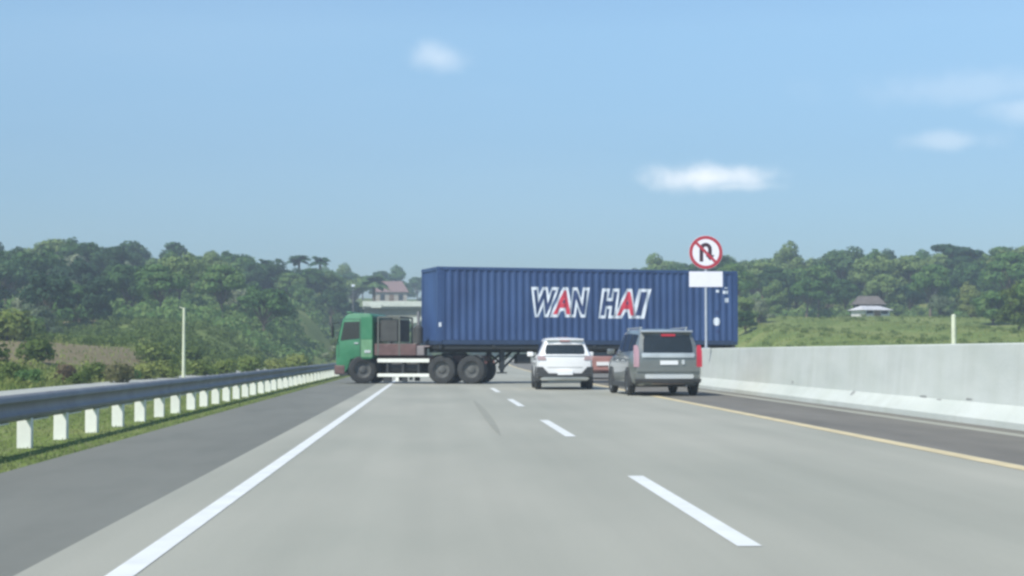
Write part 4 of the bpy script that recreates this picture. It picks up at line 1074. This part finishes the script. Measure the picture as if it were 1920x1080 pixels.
def small_bush(seed, m):
    rng = random.Random(seed); root = thing('bush', 'x', 'bush'); lobes = [(rng.uniform(-.45, .45), rng.uniform(-.45, .45), rng.uniform(.25, .75), .38, .38, .32) for _ in range(7)]
    V, F = leaf_cloud(rng, lobes, 620, .085); q = MB()
    for l in lobes: q.tube((0, 0, -.1), l[:3], .022, .01, 5)
    q.build('stem', M_BARK, root); link('foliage', mesh_from('foliage', V, F, m), root); return root
bp = [small_bush(41, M_WEED), small_bush(42, M_LEAF), small_bush(43, M_BROWN)]
ub = [False] * 3; BN = ['yellow-green', 'dark green', 'reddish brown']
BUSHES = [(20, 62, .9, 0), (60, 60, .7, 1), (128, 66, .8, 2), (150, 62, .6, 0), (190, 70, .9, 0), (228, 64, .9, 2), (238, 70, .6, 1), (270, 72, .9, 0), (310, 76, 1.0, 0), (380, 84, 1.0, 0), (420, 86, 1.0, 0), (36, 100, 1.5, 1), (12, 96, 2.0, 0), (470, 96, 1.2, 0), (520, 100, 1.0, 0), (560, 104, 1.3, 0), (70, 78, 1.3, 0), (-30, 70, 1.3, 0), (300, 96, 1.6, 0), (350, 104, 1.4, 0)]
BX = [b_[0] for b_ in BUSHES]
ORD = ['first', 'second', 'third', 'fourth', 'fifth', 'sixth', 'seventh', 'eighth', 'ninth', 'tenth', 'eleventh', 'twelfth', 'thirteenth', 'fourteenth', 'fifteenth', 'sixteenth', 'seventeenth']
for (px, v, s, i) in BUSHES:
    p = bearing(px, v); z = terr(p.x, p.y) - .03
    rank_ = sorted(BX, key=lambda q_: abs(q_ - 345)); side_ = [q_ for q_ in rank_ if (q_ > 345) == (px > 345)]
    lab = BN[i] + ' bush on the bank, ' + ORD[side_.index(px)] + (' to the right' if px > 345 else ' to the left') + ' of the thin pole'
    if not ub[i]: r = bp[i]; r.location = (p.x, p.y, z); r.scale = (s,) * 3; r['label'] = lab; r['group'] = 'bushes on the bank'; ub[i] = True
    else: r = dup(bp[i], (p.x, p.y, z), R.uniform(0, 6), (s * 1.2, s * 1.2, s), lab, 'bushes on the bank')

# ------------------------------------------------------------------ far houses
def house(name, label, px, v, w, d, hw, hr, wallm, roofm, rz=0, zadd=0, base=None):
    p = bearing(px, v); z = (terr(p.x, p.y) if base is None else base) + zadd; t = thing(name, label, 'house', (p.x, p.y, z - .3), rz)
    q = MB(); q.box((-w / 2, -d / 2, 0), (w / 2, d / 2, hw + .3)); q.build('wall', wallm, t)
    q = MB(); o = .35
    for s in (-1, 1):
        q.add([(-w / 2 - o, s * (d / 2 + o), hw + .22), (w / 2 + o, s * (d / 2 + o), hw + .22), (w / 2 - w * .12, 0, hw + hr + .3), (-w / 2 + w * .12, 0, hw + hr + .3)], [(0, 1, 2, 3)])
    q.add([(-w / 2 - o, -d / 2 - o, hw + .22), (-w / 2 - o, d / 2 + o, hw + .22), (-w / 2 + w * .12, 0, hw + hr + .3)], [(0, 1, 2)])
    q.add([(w / 2 + o, -d / 2 - o, hw + .22), (w / 2 + o, d / 2 + o, hw + .22), (w / 2 - w * .12, 0, hw + hr + .3)], [(0, 1, 2)])
    q.add([(-w / 2 - o, -d / 2 - o, hw + .21), (w / 2 + o, -d / 2 - o, hw + .21), (w / 2 + o, d / 2 + o, hw + .21), (-w / 2 - o, d / 2 + o, hw + .21)], [(0, 1, 2, 3)])
    q.build('roof', roofm, t)
    for x in (-w * .3, w * .3):
        q = MB(); q.box((x - .45, -d / 2 - .03, .3 + hw * .35), (x + .45, -d / 2 - .003, .3 + hw * .8)); q.build('window', M_GLASS, t)
    q = MB(); q.box((-.45, -d / 2 - .035, .3), (.45, -d / 2 - .003, .3 + hw * .82)); q.build('door', mat('door_wood', (.20, .13, .08), .7), t)
    return t
zr = HC + (HOR - 566) / FPX * 250
house('house', 'house with a pinkish red tiled roof seen above the overpass left of the container', 732, 330, 6.0, 6, 2.6, 2.2, mat('wall_cream', (.42, .38, .32), .8), mat('roof_red_tile', (.25, .165, .15), .8, var=.2), .1)
house('shed', 'low white shed with a pale sheet roof at the foot of the right hand wood', 1632, 197, 3.4, 3.0, .8, .45, mat('wall_white', (.66, .66, .64), .7), mat('roof_pale_sheet', (.62, .62, .62), .5, var=.15), .3)
house('shed', 'brown rusty roofed shed half hidden in the trees above the white shed', 1628, 206, 3.2, 3, 2.0, 1.0, mat('wall_brown', (.14, .10, .08), .8), mat('roof_rust', (.15, .13, .115), .8, var=.3), -.1)
# rough pale lighting mast and wall bits on the left skyline end
p = bearing(662, 190); z = terr(p.x, p.y); q = MB(); hh = HC + (HOR - 538) / FPX * 190 - z
t = thing('lamp_post', 'distant lamp post with a small white head above the green cab', 'lamp post', (p.x, p.y, z))
q.tube((0, 0, -.2), (0, 0, hh), .06, .04, 8); q.build('mast', M_GALV, t); q = MB(); q.box((-.2, -.15, hh), (.2, .15, hh + .28)); q.build('lamp_head', M_PRINTW, t, bevel=.05)

# ------------------------------------------------------------------ air
q = MB(); q.box((-640, -60, -4), (740, 1040, 23))
hz = bpy.data.materials.new('haze_air'); hz.use_nodes = True; t = hz.node_tree; t.nodes.clear()
pv = t.nodes.new('ShaderNodeVolumePrincipled'); pv.inputs['Color'].default_value = (.80, .93, 1, 1); pv.inputs['Density'].default_value = .0014; pv.inputs['Anisotropy'].default_value = .2
oo = t.nodes.new('ShaderNodeOutputMaterial'); t.links.new(pv.outputs[0], oo.inputs['Volume'])
stuff(q.build('haze', hz))
print('trees', cnt, 'objects', len(bpy.data.objects))
